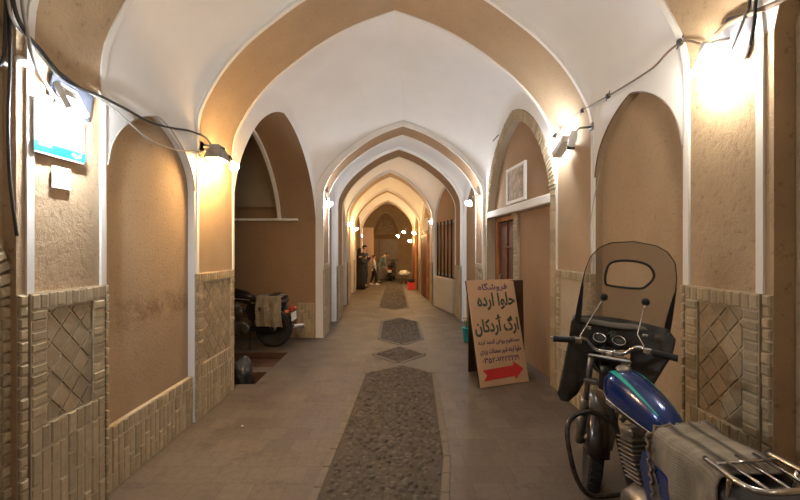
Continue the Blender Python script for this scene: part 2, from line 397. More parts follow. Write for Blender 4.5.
# ------------------------------------------------------------------ floor
fl = MB()
def rect(mb, x0, x1, y0, y1, z, mi=0): mb.add([(x0, y0, z), (x1, y0, z), (x1, y1, z), (x0, y1, z)], [(0, 1, 2, 3)], mi)
rect(fl, -1.62, 3.2, -3.6, 23, 0); rect(fl, -6, -1.62, -3.6, 4.62, 0); rect(fl, -6, -1.62, 6.05, 23, 0)
rect(fl, -6, -1.62, 5.08, 5.3, 0)
def pit(x0, x1, y0, y1, d):
    rect(fl, x0, x1, y0, y1, -d, 1)
    for a, b in (((x0, y0), (x1, y0)), ((x1, y0), (x1, y1)), ((x1, y1), (x0, y1))):
        fl.add([(*a, 0), (*b, 0), (*b, -d), (*a, -d)], [(0, 1, 2, 3)], 1)
pit(-6, -1.62, 5.3, 6.05, .10); pit(-6, -1.62, 4.62, 5.08, .16)
fl.build('floor', [FLOOR, PITM], fixn=False, kind='structure')

def cobbles(poly, name, seed):
    """panel of bedded cobbles: a bumpy slab inside the polygon"""
    rnd = random.Random(seed)
    x0, x1 = min(p[0] for p in poly), max(p[0] for p in poly); y0, y1 = min(p[1] for p in poly), max(p[1] for p in poly)
    def inside(x, y, pad=0):
        c = True
        n = len(poly)
        for i in range(n):
            a, b = poly[i], poly[(i + 1) % n]
            cr = (b[0] - a[0]) * (y - a[1]) - (b[1] - a[1]) * (x - a[0])
            if cr / math.dist(a, b) < pad: return False
        return True
    mb = MB(); mb.prism(poly, .006, M=Matrix.Translation((0, 0, 0)), mi=1)
    st = .058 if y0 < 9 else .085; y = y0; r = 0
    while y < y1:
        x = x0 + (r % 2) * st / 2
        while x < x1:
            px, py = x + rnd.uniform(-.35, .35) * st, y + rnd.uniform(-.35, .35) * st
            if inside(px, py, .02):
                n = rnd.choice((5, 6, 7)); a0 = rnd.random() * 6; ra = st * rnd.uniform(.36, .62); rb = ra * rnd.uniform(.6, .95); h = rnd.uniform(.008, .022); th = rnd.random() * PI
                base = []; top = []
                for k in range(n):
                    a = a0 + 2 * PI * k / n + rnd.uniform(-.2, .2); ex, ey = ra * math.cos(a), rb * math.sin(a)
                    qx, qy = ex * math.cos(th) - ey * math.sin(th), ex * math.sin(th) + ey * math.cos(th)
                    base.append((px + qx, py + qy, .003)); top.append((px + qx * .72, py + qy * .72, h + rnd.uniform(-.003, .003)))
                vs = base + top + [(px, py, h * 1.15)]
                mb.add(vs, [(k, (k + 1) % n, n + (k + 1) % n, n + k) for k in range(n)] + [(n + k, n + (k + 1) % n, 2 * n) for k in range(n)], 0, True)
            x += st
        y += st * .87; r += 1
    mb.build(name, [COBBLE, PITM2], fixn=False, kind='structure')
    kb = MB()                              # stone kerb set around the panel
    n = len(poly); cx = sum(p[0] for p in poly) / n; cy = sum(p[1] for p in poly) / n
    for i in range(n):
        a, b = Vector((*poly[i], 0)), Vector((*poly[(i + 1) % n], 0)); d = (b - a); L = d.length; d.normalize(); nn = Vector((d.y, -d.x, 0))
        k = max(1, int(L / .22))
        for j in range(k):
            p = a + d * (L * (j + .5) / k) + nn * .03
            Mx = Matrix.Translation((p.x, p.y, .0035)) @ Matrix.Rotation(math.atan2(d.y, d.x), 4, 'Z')
            kb.box((0, 0, 0), (L / k - .006, .055, .011), Mx, ch=.003)
    kb.build('kerb', KERB, kind='structure')
PITM2 = mat('earth_bedding', (0.085, 0.066, 0.048), 0.95, bump=0.6, scale=20)
cobbles([(-.50, 2.10), (.22, 2.10), (.36, 3.0), (.46, 5.0), (.10, 5.35), (-.36, 5.0), (-.42, 3.6)], 'cobbled_panel', 1)
cobbles([(.05, 5.50), (.42, 5.93), (.08, 6.40), (-.30, 5.93)], 'cobbled_panel', 2)
cobbles([(.12, 6.55), (.45, 6.95), (.46, 8.6), (.12, 9.1), (-.25, 8.6), (-.25, 6.95)], 'cobbled_panel', 3)
cobbles([(.0, 10.4), (.33, 10.8), (.33, 17.5), (-.0, 18.0), (-.40, 17.5), (-.42, 10.8)], 'cobbled_panel', 4)

# ------------------------------------------------------------------ brickwork
def chbrick(mb, fr, u0, v0, u1, v1, d=.02, mi=0):
    j = lambda: random.uniform(-.0022, .0022)
    O, U, V, Nn = fr; g = .004; u0 += g + j(); u1 -= g - j(); v0 += g + j(); v1 -= g - j(); c = min(.006, (u1 - u0) * .3, (v1 - v0) * .3); dd = d + random.uniform(-.003, .004)
    P = lambda u, v, n: O + U * u + V * v + Nn * n
    vs = [P(u0, v0, 0), P(u1, v0, 0), P(u1, v1, 0), P(u0, v1, 0), P(u0, v0, dd - c), P(u1, v0, dd - c), P(u1, v1, dd - c), P(u0, v1, dd - c),
          P(u0 + c, v0 + c, dd), P(u1 - c, v0 + c, dd), P(u1 - c, v1 - c, dd), P(u0 + c, v1 - c, dd)]
    fs = [(i, (i + 1) % 4, 4 + (i + 1) % 4, 4 + i) for i in range(4)] + [(4 + i, 4 + (i + 1) % 4, 8 + (i + 1) % 4, 8 + i) for i in range(4)] + [(8, 9, 10, 11)]
    mb.add(vs, fs, mi)
def backing(mb, fr, u0, v0, u1, v1, d=.012, mi=1):
    O, U, V, Nn = fr; P = lambda u, v, n: O + U * u + V * v + Nn * n
    mb.add([P(a, b, c) for c in (-.02, d) for a, b in ((u0, v0), (u1, v0), (u1, v1), (u0, v1))], [(4, 5, 6, 7), (0, 1, 5, 4), (1, 2, 6, 5), (2, 3, 7, 6), (3, 0, 4, 7)], mi)
def rowbricks(mb, fr, u0, u1, v0, v1, w):
    n = max(1, round((u1 - u0) / w)); s = (u1 - u0) / n
    for i in range(n): chbrick(mb, fr, u0 + i * s, v0, u0 + (i + 1) * s, v1)
def stack(mb, fr, u0, u1, v0, v1, h):
    n = max(1, round((v1 - v0) / h)); s = (v1 - v0) / n
    for i in range(n): chbrick(mb, fr, u0, v0 + i * s, u1, v0 + (i + 1) * s)
def talls(mb, fr, u0, u1, v0, v1, w=.058, h=.22):
    n = max(1, round((u1 - u0) / w)); s = (u1 - u0) / n
    for i in range(n):
        v = v0 + random.choice((0, -.5)) * h * (1 if i % 2 else .6)
        while v < v1 - .02:
            a, b = max(v, v0), min(v + h, v1)
            if b - a > .02: chbrick(mb, fr, u0 + i * s, a, u0 + (i + 1) * s, b)
            v += h
def clip(poly, ax, lim, keep):
    out = []
    for i in range(len(poly)):
        a, b = poly[i], poly[(i + 1) % len(poly)]; ia = (a[ax] - lim) * keep >= 0; ib = (b[ax] - lim) * keep >= 0
        if ia: out.append(a)
        if ia != ib:
            t = (lim - a[ax]) / (b[ax] - a[ax]); out.append((lerp(a[0], b[0], t), lerp(a[1], b[1], t)))
    return out
def diamonds(fr, u0, u1, v0, v1, s, parent, mt=TILE):
    mb = MB(); O, U, V, Nn = fr; h = s * .7071; g = .006
    backing(mb, fr, u0, v0, u1, v1, .004)
    nu = int((u1 - u0) / h) + 3; nv = int((v1 - v0) / h) + 3; cu, cv = (u0 + u1) / 2, v0 + .03
    for i in range(-nu, nu):
        for j in range(-2, nv):
            if (i + j) % 2: continue
            x, y = cu + i * h, cv + j * h * 1.15; r = h - g
            p = [(x - r, y), (x, y - r * 1.15), (x + r, y), (x, y + r * 1.15)]
            for ax, lim, k in ((0, u0 + .004, 1), (0, u1 - .004, -1), (1, v0 + .004, 1), (1, v1 - .004, -1)):
                p = clip(p, ax, lim, k)
                if len(p) < 3: break
            if len(p) < 3: continue
            n = len(p); d = .010 + random.uniform(-.002, .002); cxx = sum(q[0] for q in p) / n; cyy = sum(q[1] for q in p) / n
            vs = [O + U * a + V * b for a, b in p] + [O + U * lerp(a, cxx, .05) + V * lerp(b, cyy, .05) + Nn * d for a, b in p]
            mb.add(vs, [(k, (k + 1) % n, n + (k + 1) % n, n + k) for k in range(n)] + [tuple(range(n, 2 * n))], 0)
    return mb.build('diamond_tile_panel', [mt, MORTAR], parent)

Z3 = Vector((0, 0, 1))
def frame_for(side, x, Y, x2=None, Y2=None):
    O = Vector((x, Y, 0)); U = Vector((0, 1, 0)) if x2 is None else (Vector((x2, Y2, 0)) - O).normalized()
    Nn = Z3.cross(U); Nn = Nn if Nn.x * side < 0 else -Nn
    return (O, U, Z3, Nn)
def pier(side, x, Y0, Y1, zp=.62, top=1.335, diamond=True, plain=False):
    fr = frame_for(side, x, Y0); w = Y1 - Y0; mb = MB()
    backing(mb, fr, 0, 0, w, zp, .015); backing(mb, fr, 0, zp, .095, top, .015); backing(mb, fr, w - .095, zp, w, top, .015); backing(mb, fr, .095, top - .085, w - .095, top, .015)
    backing(mb, fr, 0, zp, w, top, -.004)
    rowbricks(mb, fr, 0, w, top - .085, top, .048)
    stack(mb, fr, 0, .095, zp, top - .085, .052); stack(mb, fr, w - .095, w, zp, top - .085, .052)
    rowbricks(mb, fr, 0, w, zp - .12, zp, .055); talls(mb, fr, 0, w, 0, zp - .12)
    o = mb.build('brick_pier', [BRICK, MORTAR], fixn=False, kind='structure')
    if diamond: diamonds(fr, .10, w - .10, zp + .005, top - .09, .092, o)
    else: m2 = MB(); backing(m2, fr, .10, zp + .005, w - .10, top - .09, .006, 0); m2.build('plain_panel', MORTAR, o)
    return o
pier(-1, -1.8, 1.96, 2.46, .66); pier(1, 1.8, 1.96, 2.46, .62)
pier(-1, -1.8, 3.63, 4.44, .50); pier(1, 1.8, 3.63, 4.44, .50, diamond=False)
pier(1, 1.55, 7.06, 7.66, .5, 1.3); pier(-1, -1.27, 7.06, 7.66, .5, 1.3)
for s_, x_, y_, w_ in MARG:                             # brick edging below the white strips
    fr = frame_for(s_, x_, y_); mb = MB(); backing(mb, fr, .001, 0, w_ - .001, 1.335, .004); stack(mb, fr, 0, w_, 0, 1.335, .056)
    mb.build('brick_edging', [BRICK, MORTAR], fixn=False, kind='structure')
for side in (-1, 1):                                    # low brick plinth under the blind niche
    fr = frame_for(side, side * 1.8 + side * .03, 2.505); mb = MB(); w = 1.08
    backing(mb, fr, 0, 0, w, .42, .015); rowbricks(mb, fr, 0, w, .33, .42, .055); talls(mb, fr, 0, w, 0, .33)
    mb.build('brick_plinth', [BRICK, MORTAR], fixn=False, kind='structure')
# plain brick bases further down the lane
for side, x, Y0, Y1 in ((-1, -1.25, 8.7, 9.46), (1, 1.43, 8.7, 9.46), (-1, -1.34, 11.3, 12.05), (1, 1.06, 11.3, 12.05), (-1, -1.49, 14.6, 15.2), (1, .91, 14.6, 15.2)):
    fr = frame_for(side, x, Y0); mb = MB(); w = Y1 - Y0; backing(mb, fr, 0, 0, w, 1.2, .012); rowbricks(mb, fr, 0, w, 1.1, 1.2, .07); talls(mb, fr, 0, w, 0, 1.1, .08, .3)
    mb.build('brick_pier', [BRICK, MORTAR], fixn=False, kind='structure')
# white stone plinth below the barred window
mb = MB(); mb.box((0, 0, .42), (.10, 1.5, .84), Matrix.Translation((1.27, 10.4, 0)) @ Matrix.Rotation(.2, 4, 'Z'), ch=.02)
mb.build('trim_90', mat('pale_plinth_stone', (0.5, 0.46, 0.38), 0.7, bump=.2), kind='structure')

# ------------------------------------------------------------------ near left: brick-edged doorway below the cables
doorY0, doorY1, dzs, dza = .55, 1.865, 1.28, 1.95
X0 = -1.86
def warch(Y0, Y1, zs, za, k=0): return opening(Y0, Y1, zs, za, NICHS, 0)
ar = warch(doorY0, doorY1, dzs, dza)
wl = MB(); ys = [-.12] + [p[0] for p in ar] + [1.95]; zz = [0] + [p[1] for p in ar] + [0]
rows = [[(X0, y, (z if 0 < i < len(ys) - 1 else z)) for i, (y, z) in enumerate(zip(ys, zz))], [(X0, y, 3.6) for y in ys]]
wl.add([(X0, -.12, 0), (X0, doorY0, 0), (X0, doorY0, 3.6), (X0, -.12, 3.6)], [(0, 1, 2, 3)]); wl.add([(X0, doorY1, 0), (X0, 1.95, 0), (X0, 1.95, 3.6), (X0, doorY1, 3.6)], [(0, 1, 2, 3)])
wl.grid([[(X0, y, z) for y, z in ar], [(X0, y, 3.6) for y, z in ar]], smooth=False)
out = [(doorY0, 0)] + ar + [(doorY1, 0)]
wl.grid([[(X0, y, z) for y, z in out], [(X0 - .35, y, z) for y, z in out]], smooth=False)
wl.build('wall_left', TANROUGH, fixn=False, kind='structure')
bk = MB(); pts = [Vector((X0 + .0, doorY1, z * .055)) for z in range(0, 21)]
frL = frame_for(-1, X0, doorY1 - .0)
backing(bk, frL, 0, 0, .085, 1.28, .02); 
n = 24
for i in range(n): chbrick(bk, frL, 0, i * 1.28 / n, .085, (i + 1) * 1.28 / n, .035)
yc = (doorY0 + doorY1) / 2
for k in range(len(ar) - 1):
    (ya, za_), (yb, zb_) = ar[k], ar[k + 1]
    d = Vector((0, yb - ya, zb_ - za_)); L = d.length; m = max(1, round(L / .055)); d.normalize(); nn = Vector((0, -d.z, d.y)); nn = nn if nn.z > 0 else -nn
    for j in range(m):
        O = Vector((X0, ya, za_)) + d * (L * j / m); chbrick(bk, (O, d, nn, Vector((1, 0, 0))), 0, 0, L / m, .085, .035)
bk.build('brick_doorway_edging', [BRICK, MORTAR], fixn=False, kind='structure')
rm = MB(); rm.add([(-2.21, .3, 0), (-2.21, 2.0, 0), (-2.21, 2.0, 2.2), (-2.21, .3, 2.2)], [(0, 1, 2, 3)]); rm.build('door_1', DWOOD, fixn=False, kind='structure')

# ------------------------------------------------------------------ left side room (bay 2)
sr = MB()
JY = 7.035
sr.add([(-1.40, JY, 0), (-6, JY, 0), (-6, JY, 2.07), (-1.40, JY, 2.07)], [(0, 1, 2, 3)], 0)
# upper back wall with blind niche
nl = opening(-3.85, -2.05, 2.07, 2.95, NICHS, 0)        # (x, z)
top = 4.3
sr.add([(-6, JY, 2.07), (nl[0][0], JY, 2.07), (nl[0][0], JY, top), (-6, JY, top)], [(0, 1, 2, 3)], 1)
sr.add([(nl[-1][0], JY, 2.07), (-1.9, JY, 2.07), (-1.9, JY, top), (nl[-1][0], JY, top)], [(0, 1, 2, 3)], 1)
sr.grid([[(x, JY, z) for x, z in nl], [(x, JY, top) for x, z in nl]], mi=1, smooth=False)
sr.grid([[(x, JY, z) for x, z in nl], [(x, JY + .12, z) for x, z in nl]], mi=1, smooth=True)
sr.add([(x, JY + .12, z) for x, z in nl], [tuple(range(len(nl)))], 0)
sr.build('wall_far', [BROWN, GREYP], fixn=False, kind='structure')
lg = MB(); lg.box((-3.85, JY - .03, 2.08), (4.3, .07, .045), ch=.008); NT[0] += 1; lg.build('trim_%d' % NT[0], TRIMW, kind='structure')
bw = MB(); frb = (Vector((-1.42, JY, 0)), Vector((-1, 0, 0)), Z3, Vector((0, -1, 0)))
backing(bw, frb, 0, 0, .30, .62, .012); rowbricks(bw, frb, 0, .30, .5, .62, .06); talls(bw, frb, 0, .30, 0, .5, .06, .22)
bw.build('brick_pier', [BRICK, MORTAR], fixn=False, kind='structure')
sn = MB(); sn.add([(-1.8, 4.45, 0), (-6, 4.45, 0), (-6, 4.45, top), (-1.8, 4.45, top)], [(0, 1, 2, 3)]); sn.add([(-6, 4.45, 0), (-6, JY, 0), (-6, JY, top), (-6, 4.45, top)], [(0, 1, 2, 3)])
sn.build('wall_near', GREYP, fixn=False, kind='structure')
# side room vault: barrel along x with a rib
sv = MB(); rows = []
for i in range(25):
    a = i / 24; t = 1 - abs(2 * a - 1); Y = lerp(4.45, JY, a); z = 2.3 + 1.75 * (1 - (abs(2 * a - 1)) ** 2.1) ** .75
    rows.append([(-2.05, Y, z), (-6, Y, z)])
sv.grid(rows); sv.build('ceiling', GREYP, fixn=False, kind='structure')
# white edge strip on the inner edge of the side arch
tm = MB(); rings = []
for Y, z in SIDE:
    x = SDX(Y) - .60; yc2 = (4.45 + 7.05) / 2; s = .965
    rings.append([(x - .0, Y, z), (x - .05, Y, z), (x - .05, lerp(yc2, Y, s), max(0, z - .05 if z > 2.1 else z)), (x, lerp(yc2, Y, s), max(0, z - .05 if z > 2.1 else z))])
tm.loft(rings[1:-1], smooth=False); NT[0] += 1; tm.build('trim_%d' % NT[0], TRIMW, kind='structure')
# wall above the inner edge that closes the room against the opening
cw = MB(); cw.grid([[(SDX(Y) - .60, Y, z) for Y, z in SIDE[1:-1]], [(SDX(Y) - .60, Y, 4.35) for Y, z in SIDE[1:-1]]], smooth=False); cw.build('wall_near', GREYP, fixn=False, kind='structure')

# ------------------------------------------------------------------ right: shop front in brick-edged pointed arch
O = Vector((1.8, 4.45, 0)); E2 = Vector((1.60, 7.05, 0)); U = (E2 - O).normalized(); NS = Z3.cross(U); NS = NS if NS.x < 0 else -NS; WS = (E2 - O).length
frS = (O, U, Z3, NS)
SP = [((p[0] - 4.45) / 2.6 * WS, p[1]) for p in SHOP]     # outline in facade coordinates
rw = .13; cxs = WS / 2
sh = MB()
inner = []
for (u, z) in SP:
    if z <= 2.16: inner.append((u + (rw if u < cxs else -rw), z))
    else:
        k = (z - 2.16) / 1.4; inner.append((cxs + (u - cxs) * (1 - rw / (WS / 2)), z - rw * 1.25 * k))
sh.grid([[O + U * u + Z3 * z - NS * .0 for u, z in SP], [O + U * u + Z3 * z for u, z in inner]], mi=1, smooth=False)
sh.grid([[O + U * u + Z3 * z for u, z in inner], [O + U * u + Z3 * z - NS * .13 for u, z in inner]], mi=1, smooth=False)
# ring bricks
for seg in range(len(SP) - 1):
    a, b = SP[seg], SP[seg + 1]; L = math.dist(a, b)
    if L < 1e-4: continue
    n = max(1, round(L / .05))
    for j in range(n):
        t0, t1 = j / n, (j + 1) / n; g = .06
        q = []
        for (P0, P1) in ((SP[seg], SP[seg + 1]), (inner[seg], inner[seg + 1])):
            for t in (t0 + g / 1, t1 - g / 1) if n > 1 or True else ():
                t = min(max(t, 0), 1) if n > 1 else (t0 + .06 if t == t0 + g else t1 - .06); q.append((lerp(P0[0], P1[0], t), lerp(P0[1], P1[1], t)))
        d = .016 + random.uniform(-.003, .003); base = [q[0], q[1], q[3], q[2]]; mxx = sum(p[0] for p in base) / 4; mzz = sum(p[1] for p in base) / 4
        vs = [O + U * u + Z3 * z for u, z in base] + [O + U * lerp(u, mxx, .06) + Z3 * lerp(z, mzz, .06) + NS * d for u, z in base]
        sh.add(vs, [(k, (k + 1) % 4, 4 + (k + 1) % 4, 4 + k) for k in range(4)] + [(4, 5, 6, 7)], 0)
sh.build('brick_arch_edging', [BRICK, MORTAR], fixn=False, kind='structure')
# infill
PW = 1.40                                                  # brown panel width (near part), door beyond
inf = MB(); ID = .11; P = lambda u, z, n=0: O + U * u + Z3 * z - NS * (ID + n)
up = [p for p in inner if p[1] > 2.15]
vs = [P(u, z) for u, z in up]; inf.add(vs, [tuple(range(len(vs)))], 0)
inf.add([P(rw, 0), P(PW - .06, 0), P(PW - .06, 2.2), P(rw, 2.2)], [(0, 1, 2, 3)], 0)
inf.build('wall_right', [BROWN], fixn=False, kind='structure')
bp = MB(); frP = (O + U * (PW - .06) - NS * ID, U, Z3, NS)      # brick post between panel and door
backing(bp, frP, 0, 0, .16, 2.10, .03); stack(bp, (frP[0] + NS * .02, U, Z3, NS), 0, .16, 0, 2.1, .055)
bp.build('brick_post', [BRICK, MORTAR], fixn=False, kind='structure')
Rm = Matrix((( U.x, -NS.x, 0, 0), (U.y, -NS.y, 0, 0), (0, 0, 1, 0), (0, 0, 0, 1)))
def FM(u, z, n): return Matrix.Translation(O + U * u + Z3 * z - NS * n) @ Rm     # local x along facade, y into wall, z up
lb = MB(); lb.box((0, 0, 0), (WS - 2 * rw + .02, .14, .11), FM(WS / 2, 2.15, .06), ch=.012)
NT[0] += 1; lb.build('trim_%d' % NT[0], TRIMW, kind='structure')
dr = thing('shop_door', 'dark orange-brown wooden shop door beside the leaning sign', 'door', FM((PW + .10 + WS - rw) / 2, 0, .17).translation, (0, 0, math.atan2(-U.y, -U.x)))
dr['kind'] = 'structure'
dm = MB(); dw = WS - rw - PW - .10
for sx in (-1, 1): dm.box((sx * (dw / 2 - .04), 0, 1.05), (.08, .07, 2.1), ch=.006)
dm.box((0, 0, 2.06), (dw, .07, .08), ch=.006); dm.box((0, 0, .06), (dw, .07, .12), ch=.006); dm.box((0, .0, 1.0), (dw, .06, .10), ch=.006); dm.build('door_frame', WOOD, dr)
dp = MB(); dp.box((0, .02, .53), (dw - .14, .03, .85), ch=.01); dp.box((0, .02, 1.53), (dw - .14, .03, .97), ch=.01); dp.box((0, .0, 1.53), (.03, .035, .97)); dp.box((0, .0, 1.6), (dw - .16, .035, .03)); dp.build('door_panel', DWOOD, dr)
hn = MB(); hn.tube([(-.12, -.05, 1.0), (-.12, -.09, 1.02), (-.12, -.09, 1.14), (-.12, -.05, 1.16)], .008); hn.build('handle', STEEL, dr)
# framed plaque above the lintel
pq = thing('framed_plaque', 'pale carved panel in white frame on the brown wall above the shop lintel', 'plaque', FM(1.42, 2.52, ID + .0).translation, (0, 0, math.atan2(-U.y, -U.x)))
FWW, FH = .68, .50
pb = MB(); pb.box((0, -.015, 0), (FWW, .02, FH)); pb.build('panel', mat('mottled_plaque', (0.42, 0.33, 0.24), 0.8, var=.45, scale=11, bump=.3), pq)
fm = MB()
for sx in (-1, 1): fm.box((sx * FWW / 2, -.025, 0), (.045, .04, FH + .045), ch=.005); fm.box((0, -.025, sx * FH / 2), (FWW, .038, .045), ch=.005)
fm.build('frame', TRIMW, pq)
# back of shopfront closing wall
cb = MB(); cb.add([P(-.2, 0, .3), P(WS + .3, 0, .3), P(WS + .3, 3.8, .3), P(-.2, 3.8, .3)], [(0, 1, 2, 3)]); cb.build('wall_right', DWOOD, fixn=False, kind='structure')

# ------------------------------------------------------------------ window with bars (bay 4)
def bx(px, Y): return (px - 395) / F * Y
wn = thing('window_1', 'x', 'window', (1.34, 10.4, 1.58), (0, 0, math.atan2(1.9, -.37) - PI))
del wn['category']; del wn['label']; wn['kind'] = 'structure'
wm = MB()
for sx in (-1, 1): wm.box((sx * .72, 0, 0), (.07, .07, 1.34), ch=.006); wm.box((0, 0, sx * .67), (1.5, .08, .06), ch=.006)
wm.build('window_frame', mat('pale_grey_frame', (0.35, 0.34, 0.30), 0.5), wn)
gm = MB(); gm.box((0, .03, 0), (1.4, .01, 1.3)); gm.build('pane', GLASSD, wn)
for k in range(5):
    b = MB(); b.tube([(-.58 + k * .29, -.065, -.72), (-.58 + k * .29, -.065, .72)], .022, 8); b.build('window_bar', DARKST, wn)
# doorway with wooden frame (bay 5) and sign over it
def wall_door(name, x, Y, w, h, rz, label, lm=WOOD, pm=DWOOD):
    t = thing(name, label, 'door', (x, Y, 0), (0, 0, rz)); t['kind'] = 'structure'
    m = MB()
    for s in (-1, 1): m.box((s * (w / 2 - .05), 0, h / 2), (.10, .10, h), ch=.008)
    m.box((0, 0, h - .05), (w - .18, .10, .10), ch=.008); m.build('door_frame', lm, t)
    for s in (-1, 1):
        q = MB(); q.box((s * (w / 4 - .03), .02, h / 2), (w / 2 - .08, .04, h - .12), ch=.006)
        for zz_ in (.28, .72): q.box((s * (w / 4 - .03), -.005, h * zz_), (w / 2 - .24, .02, h * .34), ch=.006)
        q.build('door_leaf', pm, t)
    return t
wall_door('wooden_door', 1.0, 13.3, 1.5, 2.05, PI / 2 + .06, 'brown double door in orange wooden frame further down on the right')
wall_door('wooden_door', .80, 16.4, 1.6, 2.1, PI / 2 + .02, 'orange wooden shop door beside the red crate')
sg = MB(); sg.box((0, 0, 0), (1.3, .04, .42), Matrix.Translation((1.0, 13.2, 2.38)) @ Matrix.Rotation(PI / 2 + .06, 4, 'Z'), ch=.006)
tag(sg.build('shop_sign', mat('cream_sign', (0.6, 0.52, 0.42), 0.6)), 'cream rectangular sign above the brown double door on the right', 'sign')

# ------------------------------------------------------------------ far chamber and back wall
fw = MB(); YE = 21.6
ax0, ax1 = -1.25, .25
no = opening(ax0, ax1, 2.15, 3.6, LUNS, 0)
fw.add([(-5, YE, 0), (3, YE, 0), (3, YE, 2.15), (-5, YE, 2.15)], [(0, 1, 2, 3)], 0)
fw.add([(-5, YE, 2.15), (ax0, YE, 2.15), (ax0, YE, 5), (-5, YE, 5)], [(0, 1, 2, 3)], 0); fw.add([(ax1, YE, 2.15), (3, YE, 2.15), (3, YE, 5), (ax1, YE, 5)], [(0, 1, 2, 3)], 0)
fw.grid([[(x, YE, z) for x, z in no], [(x, YE, 5) for x, z in no]], mi=0, smooth=False)
fw.grid([[(x, YE, z) for x, z in no], [(x, YE + .5, z) for x, z in no]], mi=1)
fw.add([(x, YE + .5, z) for x, z in no], [tuple(range(len(no)))], 2)
fw.build('wall_back', [TAN, WHITE, BROWN], fixn=False, kind='structure')
fb = MB(); frB = (Vector((ax0, YE + .5, 0)), Vector((1, 0, 0)), Z3, Vector((0, -1, 0)))
for r in range(14): 
    z = 2.4 + r * .09
    if z < 3.2: rowbricks(fb, frB, .15 + r * .04, 1.35 - r * .04, z, z + .085, .2)
fb.build('brick_lattice', [BRICK, MORTAR], fixn=False, kind='structure')
fv = MB(); rows = []
for i in range(17):
    a = i / 16; x = lerp(-3.4, 2.4, a); z = 2.3 + 1.7 * (1 - abs(2 * a - 1) ** 2.2) ** .7
    rows.append([(x, 18.2, z), (x, YE, z)])
fv.grid(rows); fv.build('ceiling', WHITE, fixn=False, kind='structure')
fs_ = MB(); fs_.add([(-3.4, 15.2, 0), (-3.4, YE, 0), (-3.4, YE, 4), (-3.4, 15.2, 4)], [(0, 1, 2, 3)]); fs_.add([(2.0, 18.2, 0), (2.0, YE, 0), (2.0, YE, 4), (2.0, 18.2, 4)], [(0, 1, 2, 3)])
fs_.add([(-3.4, 15.2, 0), (-1.52, 15.2, 0), (-1.52, 15.2, 4), (-3.4, 15.2, 4)], [(0, 1, 2, 3)]); fs_.add([(.8, 18.2, 0), (2.0, 18.2, 0), (2, 18.2, 4), (.8, 18.2, 4)], [(0, 1, 2, 3)])
fs_.add([(-3.4, 15.2, 3.2), (-1.52, 15.2, 3.2), (-1.52, 18.2, 3.2), (-3.4, 18.2, 3.2)], [(0, 1, 2, 3)])
fs_.build('wall_left', TAN, fixn=False, kind='structure')
pl = MB(); pl.box((-1.38, 18.8, 1.3), (.75, .6, 2.6), ch=.03); pl.build('brown_pillar', BROWN, kind='structure')
ds = MB(); ds.box((-.35, YE - .03, 1.05), (1.0, .06, 2.1), ch=.01); ds.build('door_2', mat('grey_metal_door', (0.3, 0.24, 0.18), .5), kind='structure')
# end wall behind the lens so the lane stays closed
ew = MB(); ew.add([(-2.2, -3.4, 0), (2.2, -3.4, 0), (2.2, -3.4, 4.6), (-2.2, -3.4, 4.6)], [(0, 1, 2, 3)]); ew.build('wall_near', TAN, fixn=False, kind='structure')

# ------------------------------------------------------------------ lamps
EM = {}
def emat(col, st):
    k = (col, round(st, 1))
    if k not in EM: EM[k] = emit('glowing_lamp', col, st)
    return EM[k]
def bulb_lamp(p, side, label, col, st, r=.035, out=.16, group=None, cat='lamp'):
    """bulb in a socket on a short bracket; p = bulb centre, side = wall side"""
    t = thing('bulb_lamp', label, cat, p, (0, 0, 0), group)
    b = MB(); b.lathe([(.013, .055), (.016, .04), (r * .7, .02), (r, -.01), (r * .92, -.03), (r * .5, -.045), (.004, -.05)], 14)
    M = Matrix.Rotation(side * .5, 4, 'Y')
    b.v = [tuple(M @ Vector(v)) for v in b.v]; b.build('bulb', emat(col, st), t)
    s = MB(); s.lathe([(.019, .045), (.022, .06), (.022, .10), (.012, .115)], 12, M); s.build('socket', BLACKPL, t)
    a = MB(); top = M @ Vector((0, 0, .11)); a.tube(spline([top, top + Vector((side * .03, 0, .03)), Vector((side * out, 0, .12))], 5), .008, 6)
    a.box((side * out, 0, .12), (.02, .06, .09), ch=.004); a.build('bracket', STEEL, t)
    return t
LK = 1.3
# warm bulb on the left pier
bulb_lamp(DP(234, 166, 4.05), -1, 'warm round bulb sticking out from the second left pier, beside a metal lamp head', WARM, 330 * LK, .046, .15)
# metal lamp head over it, lamp shining down the pier
def lamp_head(name, label, p, side, col, st, rz=0, s=1.0):
    t = thing(name, label, 'lamp', p, (0, 0, rz))
    h = MB(); h.loft([[(x * .5 * w * s, y * .5 * d * s, z * s) for x, y in ((-1, -1), (1, -1), (1, 1), (-1, 1))] for w, d, z in ((.06, .08, .07), (.11, .13, .05), (.15, .20, -.03), (.15, .20, -.045))], smooth=False); h.build('housing', STEEL, t)
    f = MB()
    for k in range(4): f.box((0, (-.06 + .04 * k) * s, .07 * s), (.10 * s, .008, .03 * s))
    f.build('cooling_fin', STEEL, t)
    g = MB(); g.box((0, 0, -.048 * s), (.12 * s, .17 * s, .008)); g.build('lens', emat(col, st), t)
    b = MB(); b.tube([(side * .02, 0, .05), (side * .10, 0, .09), (side * .15, 0, .09)], .009, 6); b.box((side * .15, 0, .08), (.02, .08, .10), ch=.003); b.build('bracket', STEEL, t)
    return t
q = WP(217, 155, -1.66); lamp_head('flood_lamp', 'rusty metal lamp head lighting the second left pier in warm yellow', (q.x, q.y, q.z), -1, WARM, 300 * LK)
